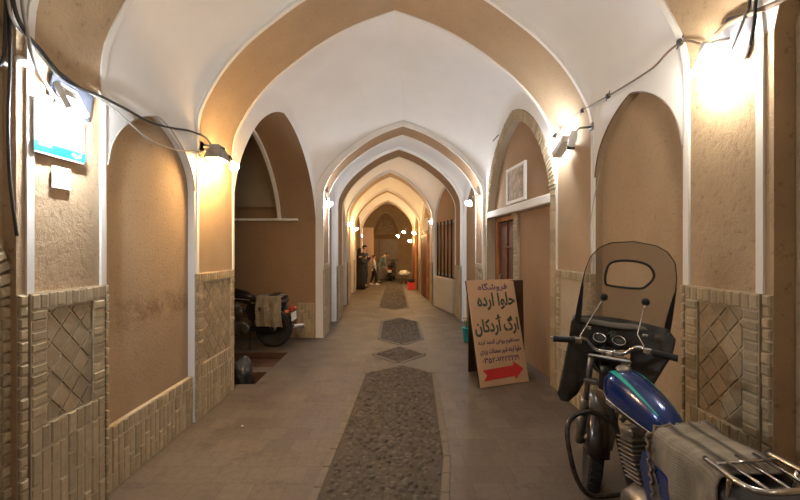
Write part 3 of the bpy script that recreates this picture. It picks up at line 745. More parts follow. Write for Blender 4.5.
# first left pier: square floodlight over dark board
q = WP(72, 100, -1.70)
t = thing('square_floodlight', 'white framed square floodlight glaring above the street name sign', 'lamp', (q.x, q.y, q.z), (0, -.45, .12))
m = MB()
for sy in (-1, 1): m.box((0, sy * .068, 0), (.03, .014, .15), ch=.003); m.box((0, 0, sy * .068), (.03, .15, .014), ch=.003)
m.build('frame', WHITEPL, t)
m = MB(); m.box((-.012, 0, 0), (.012, .13, .13)); m.build('housing', DARKST, t)
m = MB(); m.box((0, 0, -.03), (.008, .12, .06)); m.build('lens', emat((1, .97, .93), 170 * LK), t)
m = MB(); m.tube([(-.03, -.055, -.098), (-.03, .055, -.098)], .013, 10); m.build('lamp_tube', emat((.86, .93, 1.0), 1250 * LK), t)  # extra glowing tube added under the frame to brighten the pier wall
m = MB(); m.box((0, .005, .025), (.008, .09, .035)); m.build('reflector', CHROME, t)
m = MB(); m.tube([(-.02, 0, .02), (-.06, 0, .04), (-.085, 0, .02)], .01, 6); m.build('bracket', DARKST, t)
q = WP(72, 96, -1.785); bd = MB(); bd.box((0, 0, 0), (.012, .28, .17), ch=.004)
o = tag(bd.build('mounting_board', mat('blue_grey_board', (0.10, 0.11, 0.14), 0.6)), 'dark blue-grey board behind the square floodlight on the left pier', 'board'); o.location = q; o.rotation_euler = (-.18, 0, 0)
# first right pier: fanned tubes on a dark plate
q = WP(736, 38, 1.78)
o = MB(); o.box((0, 0, 0), (.014, .20, .22), ch=.004)
o = tag(o.build('mounting_plate', mat('dusty_blue_grey_plate', (0.14, 0.14, 0.16), 0.6)), 'dusty blue-grey plate behind the white lamp tubes on the right pier', 'board'); o.location = q; o.rotation_euler = (.35, 0, 0)
q = WP(704, 52, 1.66)
t = thing('tube_lamp', 'white fluorescent lamp with fanned bare tubes on the nearest right pier', 'lamp', q)
m = MB(); m.lathe([(.018, -.03), (.026, -.02), (.026, .04), (.014, .05)], 14, Matrix.Rotation(.5, 4, 'X')); m.build('base', WHITEPL, t)
for k in range(5):
    a = -.9 + .38 * k
    m = MB(); e = Vector((-.01 + .012 * (k % 2), .13 * math.sin(a) + .01, -.13 * math.cos(a))); m.tube([(0, 0, 0), tuple(e * .5), tuple(e)], .009, 8); m.build('lamp_tube', emat((1, .93, .80), 260 * LK), t)
m = MB(); m.tube([(0, 0, .03), (.05, -.01, .05), (.13, -.03, .06)], .008, 6); m.build('bracket', STEEL, t)
# second right pier: box lamp, bulb, camera
q = DP(551, 143, 4.25); bulb_lamp(q, 1, 'white round bulb glowing beside the white box lamp on the second right pier', COOL, 330 * LK, .034, .13)
q = WP(562, 147, 1.68)
t = thing('box_lamp', 'white box lamp mounted between the bulb and the security camera', 'lamp', q, (0, 0, 0))
m = MB(); m.box((0, 0, 0), (.10, .30, .07), Matrix.Rotation(-.35, 4, 'X'), ch=.01); m.build('housing', WHITEPL, t)
m = MB(); m.box((0, 0, .038), (.07, .25, .006), Matrix.Rotation(-.35, 4, 'X')); m.build('lens', emat(COOL, 60 * LK), t)
m = MB(); m.box((.075, 0, .0), (.05, .05, .05), ch=.004); m.build('bracket', STEEL, t)
q = WP(573, 138, 1.62)
t = thing('security_camera', 'white security camera with dark lens on the second right pier', 'security camera', q, (0, 0, 0))
M = Matrix.Rotation(.5, 4, 'X')
m = MB(); m.lathe([(.028, -.075), (.034, -.07), (.034, .05), (.025, .06)], 16, M); m.build('housing', WHITEPL, t)
m = MB(); m.lathe([(.034, -.10), (.036, -.095), (.036, -.072), (.02, -.07)], 16, M); m.build('lens', GLASSD, t)
m = MB(); m.tube([(0, 0, .04), (.06, 0, .09), (.16, 0, .10)], .010, 6); m.box((.165, 0, .10), (.02, .07, .07), ch=.004); m.build('bracket', STEEL, t)
# third pair
bulb_lamp(DP(329, 204, 7.2), -1, 'white bulb on the left pier past the side room', COOL, 190 * LK, .07, .13)
bulb_lamp(DP(469, 203, 7.2), 1, 'white bulb beside the grey junction box above the leaning sign', COOL, 200 * LK, .07, .16)
for px, py, Y, lb in ((479, 190, 7.15, 'small grey junction box above the bulb over the leaning sign'), (323, 195, 7.15, 'small grey junction box above the bulb past the side room')):
    s_ = 1 if px > 400 else -1; xw_ = 1.55 if s_ > 0 else -1.27
    b = MB(); b.box((0, 0, 0), (.09, .10, .13), ch=.01); o = tag(b.build('junction_box', STEEL), lb, 'box'); o.location = (xw_ - s_ * .03, Y + .12, EYE - (py - 250) * Y / F)
far = [(350, 224, 11.4, -1, WARM, 300, 'warm bulb at the far left, first of the row beside the standing people'), (356, 229, 14.2, -1, WARM, 260, 'warm bulb at the far left, second of the row above the standing people'),
       (361, 236, 17.7, -1, MID, 260, 'pale bulb above the two adults standing at the far left'), (432, 222, 11.4, 1, MID, 330, 'bright bulb on the far right pier between barred window and brown door'),
       (414, 233, 14.7, 1, WARM, 300, 'warm bulb right of the cluster above the red crate'), (404, 232, 17.7, 1, WARM, 280, 'warm bulb in the middle of the far cluster above the red crate'), (410, 241, 16.4, 1, WARM, 300, 'lowest warm bulb of the cluster above the red crate'),
       (398, 236, 18.6, 1, WARM, 180, 'leftmost small warm bulb of the cluster above the white sack')]
for px, py, Y, s_, c, st, lb in far: bulb_lamp(DP(px, py, Y), s_, lb, c, st * LK * .62, .08, .10)
# unseen fill bulbs added on the piers behind the lens
for y, s_ in ((-.35, 1), (-.35, -1), (-3.1, 1)): bulb_lamp((s_ * 1.62, y, 2.45), s_, 'added fill bulb on a pier just outside the near end of the view', MID, 110 * LK, .04, .14, 'added fill bulbs at the near end of the lane')

# ------------------------------------------------------------------ writing
FORMS = {'ا': 'FE8D FE8E', 'أ': 'FE83 FE84', 'آ': 'FE81 FE82', 'ب': 'FE8F FE90 FE91 FE92', 'ت': 'FE95 FE96 FE97 FE98', 'ج': 'FE9D FE9E FE9F FEA0', 'ح': 'FEA1 FEA2 FEA3 FEA4',
         'خ': 'FEA5 FEA6 FEA7 FEA8', 'د': 'FEA9 FEAA', 'ر': 'FEAD FEAE', 'ز': 'FEAF FEB0', 'س': 'FEB1 FEB2 FEB3 FEB4', 'ش': 'FEB5 FEB6 FEB7 FEB8', 'ص': 'FEB9 FEBA FEBB FEBC',
         'ض': 'FEBD FEBE FEBF FEC0', 'ع': 'FEC9 FECA FECB FECC', 'غ': 'FECD FECE FECF FED0', 'ف': 'FED1 FED2 FED3 FED4', 'ق': 'FED5 FED6 FED7 FED8', 'ک': 'FB8E FB8F FB90 FB91', 'گ': 'FB92 FB93 FB94 FB95',
         'ل': 'FEDD FEDE FEDF FEE0', 'م': 'FEE1 FEE2 FEE3 FEE4', 'ن': 'FEE5 FEE6 FEE7 FEE8', 'ه': 'FEE9 FEEA FEEB FEEC', 'و': 'FEED FEEE', 'ی': 'FBFC FBFD FBFE FBFF', 'چ': 'FB7A FB7B FB7C FB7D'}
FORMS = {k: [chr(int(x, 16)) for x in v.split()] for k, v in FORMS.items()}
def shape(s):
    out = []
    for i, c in enumerate(s):
        f = FORMS.get(c)
        if not f: out.append(c); continue
        jp = i > 0 and s[i - 1] in FORMS and len(FORMS[s[i - 1]]) == 4; jn = len(f) == 4 and i + 1 < len(s) and s[i + 1] in FORMS
        out.append(f[3] if jp and jn else f[2] if jn else f[1] if jp else f[0])
    return ''.join(out[::-1])
def text(body, width, height, M, m, parent, name='lettering', thick=0.0012, bold=0.0):
    """lettering fitted to a box; M maps local x right, y up, z out"""
    c = bpy.data.curves.new('t', 'FONT'); c.body = body; c.size = 1; c.extrude = 0.5; c.offset = bold; c.resolution_u = 3
    o = bpy.data.objects.new('t', c); COL.objects.link(o); bpy.context.view_layer.update()
    dg = bpy.context.evaluated_depsgraph_get(); me = bpy.data.meshes.new_from_object(o.evaluated_get(dg))
    COL.objects.unlink(o); bpy.data.objects.remove(o); bpy.data.curves.remove(c)
    xs = [v.co.x for v in me.vertices]; ys = [v.co.y for v in me.vertices]
    x0, x1, y0, y1 = min(xs), max(xs), min(ys), max(ys)
    for v in me.vertices: v.co = M @ Vector(((v.co.x - (x0 + x1) / 2) / (x1 - x0) * width, (v.co.y - (y0 + y1) / 2) / (y1 - y0) * height, v.co.z * thick + thick / 2))
    me.materials.clear(); me.materials.append(m); me.name = name
    for p in me.polygons: p.material_index = 0
    r = bpy.data.objects.new(name, me); COL.objects.link(r); r.parent = parent; return r

# ------------------------------------------------------------------ leaning sandwich sign
INKB = mat('navy_ink', (0.03, 0.02, 0.11), 0.5); INKG = mat('dark_green_ink', (0.045, 0.07, 0.05), 0.5); INKR = mat('red_ink', (0.55, 0.03, 0.03), 0.45)
BOARD = mat('tan_painted_board', (0.54, 0.345, 0.20), 0.32, var=.06, scale=3)
BL, BR, TR, TL = Vector((.955, 4.46, .005)), Vector((1.58, 4.71, .005)), Vector((1.50, 4.99, 1.19)), Vector((.865, 4.74, 1.19))
ux = (BR - BL); SW = ux.length; ux.normalize(); uy = ((TL - BL)); uy = (uy - ux * uy.dot(ux)); SH = uy.length; uy.normalize(); uz = ux.cross(uy)
sg = thing('sandwich_board_sign', 'tan sweet shop sign with Persian lettering and a red arrow, standing by the right wall', 'sign')
SM = Matrix(((ux.x, uy.x, uz.x, 0), (ux.y, uy.y, uz.y, 0), (ux.z, uy.z, uz.z, 0), (0, 0, 0, 1)))
SM = Matrix.Translation((BL + BR) / 2) @ SM               # local: x across, y up the board, z towards the viewer
m = MB(); m.box((0, SH / 2, -.008), (SW, SH, .014), SM, ch=.003); m.build('board', BOARD, sg)
m = MB()
for s in (-1, 1): m.box((s * (SW / 2 - .012), SH / 2, -.026), (.024, SH, .022), SM)
m.box((0, .04, -.026), (SW, .024, .022), SM); m.build('frame', DARKST, sg)
bp_ = MB(); b0, b1, b2, b3 = Vector((.93, 5.10, .005)), Vector((1.71, 5.30, .005)), Vector((1.60, 5.03, 1.175)), Vector((.88, 4.80, 1.175))
nb = (b1 - b0).cross(b3 - b0).normalized() * .014
bp_.add([b0, b1, b2, b3, b0 + nb, b1 + nb, b2 + nb, b3 + nb], [(0, 1, 2, 3), (7, 6, 5, 4), (0, 4, 5, 1), (1, 5, 6, 2), (2, 6, 7, 3), (3, 7, 4, 0)]); bp_.build('back_board', mat('dark_brown_back_board', (0.07, 0.035, 0.02), 0.5), sg)
def ST(body, cx, cy, w, h, m_, bold=0.0, tilt=0.0): text(shape(body), w * SW, h * SH, SM @ Matrix.Translation(((cx - .5) * SW, cy * SH, 0)) @ Matrix.Rotation(tilt, 4, 'Z'), m_, sg, bold=bold)
ST('فروشگاه', .52, .925, .62, .085, INKB, .012)
ST('حلوا ارده', .56, .785, .80, .17, INKG, .03)
ST('ارگ أردکان', .50, .555, .92, .20, INKG, .032)
ST('مستقیم روغن کنجد ارده', .50, .395, .86, .062, INKB, .02)
ST('حلوا ارده شیر سمنات یزدی', .51, .315, .86, .065, INKB, .02)
text('\u06f0\u06f3\u06f5\u06f2-\u06f7\u06f2\u06f2\u06f2\u06f2\u06f1\u06f9', .76 * SW, .055 * SH, SM @ Matrix.Translation((-.01, .238 * SH, 0)), INKB, sg, bold=.015)
m = MB(); a_ = [(-.42, .155), (.22, .165), (.22, .205), (.42, .125), (.22, .03), (.22, .068), (-.42, .055), (-.34, .105)]
m.prism([(x * SW, y * SH) for x, y in a_], .0015, SM); m.build('red_arrow', INKR, sg)

# turquoise pot with flowers beside the sign
pt = thing('flower_pot', 'turquoise plant pot with orange flowers behind the leaning sign', 'plant pot', (1.22, 6.75, 0))
m = MB(); m.lathe([(.055, 0), (.062, .01), (.085, .22), (.095, .225), (.095, .245), (.082, .245), (.078, .21)], 20); m.build('pot', TURQ, pt)
m = MB(); m.lathe([(.078, .19), (.078, .205)], 16); m.build('soil', SOIL, pt)
m = MB(); rnd = random.Random(3)
for i in range(26):
    a = rnd.random() * 6.28; r = rnd.uniform(.01, .07); h = rnd.uniform(.28, .40); p = Vector((r * math.cos(a), r * math.sin(a), h)); m.tube([(r * .3 * math.cos(a), r * .3 * math.sin(a), .2), tuple(p)], .0025, 4)
    d = Vector((math.cos(a + 1), math.sin(a + 1), .5)) * .03; w = Vector((-math.sin(a), math.cos(a), 0)) * .012; m.add([p - w, p + d * .5, p + w, p + d * 1.2], [(0, 1, 2), (1, 3, 2), (0, 3, 1)])
m.build('foliage', LEAF, pt, fixn=False)
for i in range(6): m = MB(); a = i * 1.05; m.ball((.06 * math.cos(a), .06 * math.sin(a), rnd.uniform(.33, .40)), .016, n=8, sc=(1, 1, .6)); m.build('flower', ORANGE, pt)

# ------------------------------------------------------------------ street name sign and papers on the first left pier
stn = thing('street_name_sign', 'white enamel street sign with cyan band on the nearest left pier', 'sign', (-1.778, 2.125, 2.17))
SGM = Matrix(((0, 0, 1, 0), (1, 0, 0, 0), (0, 1, 0, 0), (0, 0, 0, 1)))     # x -> +Y, y -> +Z, z -> +X
m = MB(); m.box((0, 0, 0), (.32, .27, .010), SGM, ch=.003); m.build('plate', WHITEPL, stn)
CY = mat('cyan_enamel', (0.0, 0.42, 0.62), 0.4)
m = MB(); m.box((0, -.098, .006), (.32, .05, .003), SGM); m.build('cyan_band', CY, stn)
text(shape('کوچه'), .07, .03, SGM @ Matrix.Translation((.10, -.098, .0075)), WHITEPL, stn); text('KUCHEH', .07, .012, SGM @ Matrix.Translation((-.10, -.09, .0075)), WHITEPL, stn)
m = MB(); pts = [(.030 * math.cos(a) * (1 if k % 2 else .8) + .07, .030 * math.sin(a) * (1 if k % 2 else .8) + .035) for k, a in enumerate([2 * PI * i / 16 for i in range(16)])]; m.prism(pts, .003, SGM @ Matrix.Translation((0, 0, .005))); m.build('emblem', mat('turquoise_enamel', (0.03, 0.5, 0.5), .4), stn)
nt_ = thing('paper_notice', 'small white paper notice pasted just below the street name sign', 'notice', (-1.785, 2.14, 1.935))
m = MB(); m.box((0, 0, 0), (.12, .115, .003), SGM); m.build('sheet', WHITEPL, nt_)
m = MB(); 
for k in range(3): m.box((0, .02 - .02 * k, .002), (.04 - .008 * k, .006, .001), SGM)
m.build('print', mat('grey_print', (0.3, 0.3, 0.3)), nt_)

# ------------------------------------------------------------------ cables
def cable(pts, r, label, m_=WIRE, name='cable', k=6, grp=None):
    mb = MB(); mb.tube(spline(pts, k), r, 6); return tag(mb.build(name, m_), label, 'cable', grp)
L = -1.76
cable([WP(x, y, L) for x, y in ((9, -60), (13, 0), (24, 30), (42, 52), (62, 76), (80, 88), (100, 96), (122, 107), (150, 122), (172, 128), (190, 131), (206, 138), (214, 150))], .009, 'thick dark cable running down from the top left and along to the warm lamp head')
cable([WP(x, y, L - .01) for x, y in ((2, -60), (8, 0), (14, 22), (30, 40), (44, 60), (66, 82), (92, 94), (118, 112), (150, 140), (178, 150), (200, 151), (212, 152))], .006, 'thin grey cable drooping below the thick one between left piers', WIREW)
cable([WP(x, y, L + .01) for x, y in ((18, -60), (22, 0), (27, 30), (33, 58), (45, 82), (55, 96), (62, 100))], .008, 'pale cable curving from the top left down into the square floodlight', WIREW)
cable([WP(x, y, -1.80) for x, y in ((6, -50), (6, 0), (5, 45), (2, 62), (-10, 70))], .008, 'black cable hanging at the far left edge, bending away at its lower end')
cable([WP(x, y, -1.79) for x, y in ((11, -60), (10, 0), (10, 60), (8, 120), (10, 180), (17, 236))], .007, 'long black cable hanging straight down left of the nearest left pier')
cable([WP(x, y, -1.82) for x, y in ((0, 60), (8, 66), (14, 72), (24, 66), (34, 68))], .010, 'grey cable stub jutting from the white clamp at the far left', WIREW)
b = MB(); b.ball((0, 0, 0), .028, n=10, sc=(.7, 1.3, .8)); o = tag(b.build('plaster_lump', TRIMW), 'white plaster lump holding the cables at the left pier edge', 'plaster'); o.location = WP(22, 61, -1.79)
R_ = 1.75
cable([DP(557, 142, 4.2)] + [WP(x, y, R_) for x, y in ((562, 128), (580, 112), (592, 105), (608, 96), (625, 86), (641, 76), (655, 66), (668, 52), (680, 43), (690, 41), (702, 45))], .007, 'grey brown cable strung between the two right piers over the blind arch', WIREB)
for x, y, lb in ((582, 111, 'small black clip on the strung cable nearest the security camera'), (608, 96, 'small black clip halfway along the strung cable'), (680, 42, 'small clip on the strung cable next to the tube lamp')):
    b = MB(); b.box((0, 0, 0), (.03, .03, .035), ch=.004); b.tube([(0, -.03, .03), (0, .03, -.03)], .004, 5); o = tag(b.build('cable_clip', WIRE), lb, 'clip'); o.location = WP(x, y, R_)
cable([WP(x, y, 1.74) for x, y in ((752, -50), (750, 0), (746, 14), (738, 34), (731, 50))], .007, 'dark purple cable hanging over the plate on the nearest right pier')
cable([WP(x, y, 1.73) for x, y in ((764, -50), (756, 0), (754, 24), (750, 46))], .008, 'straight dark cable hanging at the right side of the plate')
cable([WP(x, y, 1.75) for x, y in ((800, -12), (778, 2), (760, 10), (742, 17), (728, 24), (716, 34))], .013, 'thick plastered conduit slanting in from the top right corner', WIREB)
cable([WP(x, y, 1.77) for x, y in ((592, 262), (590, 230), (594, 200), (600, 172))], .004, 'thin wire running down beside the white strip of the right blind arch', WIREW)
cable([Vector((1.793, y, z - .0)) for y, z in opening(2.47, 3.62, 2.2, 2.74, NICHS, .032)[::3]], .006, 'dark wire tacked along the rim of the right blind arch', WIREB)
cable([Vector((-1.795, y, z + .0)) for y, z in opening(2.47, 3.62, 2.08, 2.56, NICHS, .028)[::3]], .005, 'pale wire tacked along the rim of the left blind arch', WIREW)
cable([DP(500, 135, 5.6) + Vector((-.02, 0, 0)), DP(493, 141, 5.75)], .008, 'short black rod sticking out of the vault beside the shop arch', name='rod')

# ------------------------------------------------------------------ motorcycle
def wheel(name, y, S, parent, R=.30, w=.045, x=0):
    MX = S @ Matrix.Translation((x, y, R)) @ Matrix.Rotation(PI / 2, 4, 'Y')
    t = MB(); prof = [(R - .055, -w * .55), (R - .04, -w * .9), (R - .015, -w), (R - .003, -w * .6), (R, 0), (R - .003, w * .6), (R - .015, w), (R - .04, w * .9), (R - .055, w * .55)]
    t.lathe(prof, 40, MX)
    for k in range(40):
        a = 2 * PI * k / 40; t.box((0, 0, 0), (.012, .03, w * 1.5), MX @ Matrix.Rotation(a, 4, 'Z') @ Matrix.Translation((R - .002, 0, 0)))
    tw = t.build(name, RUBBER, parent)
    r = MB(); n = 40
    rings = []
    for k in range(n):
        a = 2 * PI * k / n; c, s = math.cos(a), math.sin(a); rings.append([((R - q) * c, (R - q) * s, zz) for q, zz in ((.052, -w * .62), (.066, -w * .4), (.066, w * .4), (.052, w * .62), (.058, 0))])
    rings.append(rings[0]); r.loft(rings, MX, caps=False); r.build('rim', CHROME, tw)
    s_ = MB()
    for k in range(18):
        a = 2 * PI * k / 18; z = .028 * (1 if k % 2 else -1); a2 = a + .35 * (1 if k % 4 < 2 else -1)
        s_.tube([(.035 * math.cos(a2), .035 * math.sin(a2), z), ((R - .06) * math.cos(a), (R - .06) * math.sin(a), 0)], .002, 5, M=MX)
    s_.build('spokes', STEEL, tw)
    h = MB(); h.lathe([(.012, -.06), (.03, -.055), (.055, -.035), (.055, .035), (.03, .055), (.012, .06)], 20, MX); h.build('hub', STEEL, tw)
    return tw
def fender(name, y, a0, a1, S, parent, m_, R=.335, w=.062, x=0):
    MX = S @ Matrix.Translation((x, y, .30)); mb = MB(); rings = []
    for k in range(19):
        a = math.radians(lerp(a0, a1, k / 18)); c, s = math.cos(a), math.sin(a); ring = []
        for q in range(9):
            b = lerp(-1, 1, q / 8); rr = R - .03 * abs(b) ** 2.5; ring.append((b * w, c * rr, s * rr))
        for q in range(9):
            b = lerp(1, -1, q / 8); rr = R - .004 - .03 * abs(b) ** 2.5; ring.append((b * (w - .003), c * rr, s * rr))
        rings.append(ring)
    mb.loft(rings, MX); return mb.build(name, m_, parent)

def motorcycle(label, loc, rz, lean, steer, full=True, tankm=BLUE, panelm=BLUE, tail=True):
    T = thing('motorcycle', label, 'motorcycle', loc, (0, 0, 0))
    T.rotation_euler = (Matrix.Rotation(rz, 4, 'Z') @ Matrix.Rotation(-lean, 4, 'Y')).to_euler()
    WB = 1.24; H = Vector((0, .90, .86)); ax = Vector((0, -.45, .89)).normalized(); I = Matrix.Identity(4)
    S = Matrix.Translation(H) @ Matrix.Rotation(-steer, 4, ax) @ Matrix.Translation(-H)
    wheel('rear_wheel', 0, I, T); wheel('front_wheel', WB, S, T, w=.038)
    fender('rear_fender', 0, 20, 165, I, T, BLACKPAINT, .35, .075); fender('front_fender', WB, 25, 170, S, T, BLACKPAINT)
    for s in (-1, 1):
        f = MB(); f.tube([(s * .085, WB - .015, .30), (s * .085, WB - .12, .52)], .027, 14, M=S); f.tube([(s * .085, WB - .11, .50), (s * .085, .905, .95)], .017, 12, M=S); f.tube([(s * .085, WB - .12, .52), (s * .085, WB - .18, .64)], .024, 12, M=S)
        f.build('fork_leg', STEEL, T)
    c = MB(); c.box((0, .895, .95), (.22, .075, .022), S, ch=.008); c.tube([(0, .90, .955), (0, .896, .985)], .024, 14, M=S); c.build('fork_clamp', CHROME, T)
    c = MB(); c.box((0, .96, .78), (.22, .06, .03), S, ch=.008); c.build('fork_clamp', STEEL, T)
    fr = MB(); fr.tube([(0, .90, .90), (0, .96, .76)], .032, 12)
    fr.tube(spline([(0, .93, .80), (0, .80, .76), (0, .5, .70), (0, .3, .66)], 4), .019, 8)
    fr.tube(spline([(0, .95, .78), (0, .86, .55), (0, .78, .32), (0, .68, .22)], 4), .018, 8)
    for s in (-1, 1):
        fr.tube(spline([(s * .05, .34, .68), (s * .10, .0, .70), (s * .10, -.2, .74)], 4), .014, 8); fr.tube(spline([(s * .03, .32, .66), (s * .09, .30, .42), (s * .08, .28, .25)], 4), .014, 8); fr.tube([(s * .09, .3, .28), (s * .085, 0, .30)], .016, 8)
    fr.build('frame', DARKST, T)
    for s in (-1, 1):
        k = MB(); k.tube([(s * .125, .0, .31), (s * .13, .05, .66)], .014, 10)
        for i in range(11): k.tube([(s * (.1255 + .0003 * i), .008 + .0035 * i, .36 + .022 * i), (s * (.1255 + .0003 * i), .0095 + .0035 * i, .370 + .022 * i)], .026, 12)
        k.build('shock_absorber', CHROME, T)
    e = MB(); e.loft([[(x, lerp(0, 1, 0) + cy + r * math.cos(a) * 1.25, .32 + r * math.sin(a)) for a in [2 * PI * i / 20 for i in range(20)]] for x, r, cy in ((-.13, .06, .52), (-.12, .095, .52), (-.05, .12, .52), (.05, .12, .52), (.12, .095, .52), (.13, .06, .52))])
    e.lathe([(.075, 0), (.08, .01), (.08, .03), (.06, .035)], 24, Matrix.Translation((-.12, .42, .31)) @ Matrix.Rotation(-PI / 2, 4, 'Y')); e.build('crankcase', STEEL, T)
    cy = MB(); MC = Matrix.Translation((0, .60, .40)) @ Matrix.Rotation(-.22, 4, 'X')
    cy.lathe([(.05, 0), (.05, .24)], 16, MC)
    for i in range(10): cy.box((0, 0, .03 + i * .021), (.155 - .004 * abs(i - 5), .15, .007), MC, ch=.002)
    cy.box((0, 0, .25), (.12, .11, .05), MC, ch=.015); cy.build('cylinder', STEEL, T)
    cb = MB(); cb.box((0, .46, .56), (.09, .10, .09), ch=.02); cb.tube([(0, .54, .55), (0, .60, .56)], .025, 10); cb.build('carburettor', STEEL, T)
    x = MB(); x.tube(spline([(.04, .70, .56), (.06, .80, .46), (.10, .80, .30), (.13, .66, .20), (.14, .4, .20), (.15, .2, .23), (.16, .05, .25)], 5), .02, 10); x.tube([(.16, .1, .245), (.165, -.45, .31)], .042, 14); x.build('exhaust', CHROME, T)
    ch_ = MB(); ch_.loft([[(-.11 + dx, y, z0 + dz) for dx, dz in ((-.012, -h), (.012, -h), (.012, h), (-.012, h))] for y, z0, h in ((-.04, .31, .035), (.1, .32, .05), (.28, .31, .045), (.36, .31, .03))], smooth=False); ch_.build('chain_cover', DARKST, T)
    for s in (-1, 1):
        fp = MB(); fp.tube([(s * .08, .50, .22), (s * .24, .49, .23)], .009, 8); fp.tube([(s * .16, .49, .23), (s * .26, .485, .235)], .018, 10); fp.build('foot_peg', RUBBER, T)
    ss = MB(); ss.tube(spline([(-.06, .38, .24), (-.14, .34, .12), (-.235, .30, .02)], 4), .011, 8); ss.box((-.24, .30, .012), (.05, .04, .01)); ss.build('side_stand', DARKST, T)
    # tank
    sec = [(.335, .765, .030, .03), (.345, .768, .050, .052), (.38, .776, .068, .078), (.46, .792, .084, .096), (.56, .808, .096, .108), (.66, .820, .103, .113), (.73, .824, .100, .108), (.785, .823, .082, .09), (.81, .82, .065, .065), (.818, .818, .03, .03)]
    NTH = 36
    def tp(i, th, off=0.0):
        y, zc, hw, hh = i if isinstance(i, tuple) else sec[i]; e_ = 2.6
        cc, ss_ = math.cos(th), math.sin(th); xx = (abs(cc) ** (2 / e_)) * (1 if cc > 0 else -1); zz = (abs(ss_) ** (2 / e_)) * (1 if ss_ > 0 else -1)
        return Vector(((hw + off) * xx * (1 - .12 * max(0, zz)), y, zc + (hh + off) * zz * (1.0 if zz > 0 else .9)))
    def secy(y):
        for i in range(len(sec) - 1):
            if sec[i][0] <= y <= sec[i + 1][0]:
                t = (y - sec[i][0]) / (sec[i + 1][0] - sec[i][0]); return tuple(lerp(a, b, t) for a, b in zip(sec[i], sec[i + 1]))
        return sec[-1]
    ys = [p.x for p in spline([(s_[0], 0, 0) for s_ in sec], 3)]
    pr = [spline([(s_[q], 0, 0) for s_ in sec], 3) for q in (1, 2, 3)]
    tk = MB(); rings = [[tp((ys[i], pr[0][i].x, pr[1][i].x, pr[2][i].x), 2 * PI * k / NTH) for k in range(NTH)] for i in range(len(ys))]
    b0 = len(tk.f); tk.loft(rings)
    cnt = 0
    for i in range(len(rings) - 1):
        for k in range(NTH):
            th = 2 * PI * (k + .5) / NTH
            if math.sin(th) < -.25: tk.m[b0 + cnt] = 1
            cnt += 1
    tank = tk.build('fuel_tank', [tankm, BLACKPAINT], T)
    for s in (-1, 1):
        st = MB(); rows = []
        for j in range(24):
            t = j / 23; y = lerp(.775, .375, t); th = math.radians(lerp(66, 50, t)); wd = math.radians(lerp(8, 2.5, t))
            r = []
            for q in (-1, 0, 1):
                a = th + q * wd
                if s < 0: a = PI - a
                r.append(tp(secy(y), a, .0022))
            rows.append(r)
        st.grid(rows); st.build('teal_stripe', TEAL if full else BLACKPAINT, tank)
        pn = MB(); pts_ = []
        for j in range(20):
            y = lerp(.79, .36, j / 19); a = math.radians(-13) if s > 0 else PI + math.radians(13); pts_.append(tp(secy(y), a, .001))
        pn.tube(pts_, .0022, 5); pn.build('pinstripe', TRIMW, tank)
        em = MB(); p = tp(secy(.68), math.radians(-22) if s > 0 else PI + math.radians(22), .002); em.box(p, (.006, .10, .028), ch=.003); em.build('emblem', CHROME, tank)
    cp = MB(); cp.lathe([(.036, -.01), (.036, .012), (.028, .020), (.0, .022)], 20, Matrix.Translation((.0, .715, .93))); cp.build('fuel_cap', STEEL, tank)
    for s in (-1, 1):
        sp = MB(); pl_ = [(.12, .64), (.36, .70), (.40, .62), (.36, .46), (.28, .42), (.16, .50)]
        MP = Matrix(((0, 0, s, s * .112), (1, 0, 0, 0), (0, 1, 0, 0), (0, 0, 0, 1))); sp.prism(pl_, .022, MP); sp.build('side_panel', panelm, T)
    # seat
    se = MB(); rows = []
    for y, zc, hw, hh in ((-.24, .74, .085, .02), (-.22, .74, .105, .035), (-.06, .745, .115, .04), (.05, .757, .12, .05), (.24, .752, .115, .048), (.33, .765, .095, .048), (.355, .775, .08, .03)):
        rows.append([(hw * (abs(math.cos(a)) ** .6) * (1 if math.cos(a) > 0 else -1), y, zc + hh * (abs(math.sin(a)) ** .6) * (1 if math.sin(a) > 0 else -1)) for a in [2 * PI * k / 28 for k in range(28)]])
    se.loft(rows); seat = se.build('seat', VINYL, T)
    pl2 = MB()
    for k in range(7):
        y = .335 - k * .028; pl2.tube([(lerp(-.085, .085, q / 8), y - .04 * (1 - abs(q / 4 - 1)), secs(y) + .002) for q in range(9)], .0045, 6)
    pl2.build('seat_pleats', VINYL, seat)
    rk = MB(); z = .845
    loop = spline([(-.105, .02, z), (-.11, -.08, z), (-.105, -.15, z), (-.075, -.18, z), (0, -.187, z), (.075, -.18, z), (.105, -.15, z), (.11, -.08, z), (.105, .02, z)], 4)
    rk.tube(loop, .010, 8); 
    for xx in (-.06, 0, .06): rk.tube([(xx, .02, z), (xx, -.12, z + .002), (xx, -.184, z)], .0055, 6)
    rk.tube([(-.108, -.02, z), (.108, -.02, z)], .006, 6)
    for s in (-1, 1): rk.tube([(s * .108, -.09, z), (s * .100, -.05, .71)], .008, 6)
    rk.build('luggage_rack', CHROME, T)
    if tail:
        tl = MB(); tl.box((0, -.31, .62), (.16, .05, .08), ch=.018); tl.build('tail_light', mat('red_lens', (0.35, 0.015, 0.01), 0.2) if full else RED, T)
        np_ = MB(); np_.box((0, -.345, .50), (.20, .006, .13), Matrix.Identity(4)); np_.build('number_plate', WHITEPL, T)
        for s in (-1, 1):
            ind = MB(); ind.tube([(s * .05, -.29, .60), (s * .14, -.30, .60)], .007, 6); ind.ball((s * .16, -.30, .60), .028, n=10); ind.build('indicator', ORANGE, T)
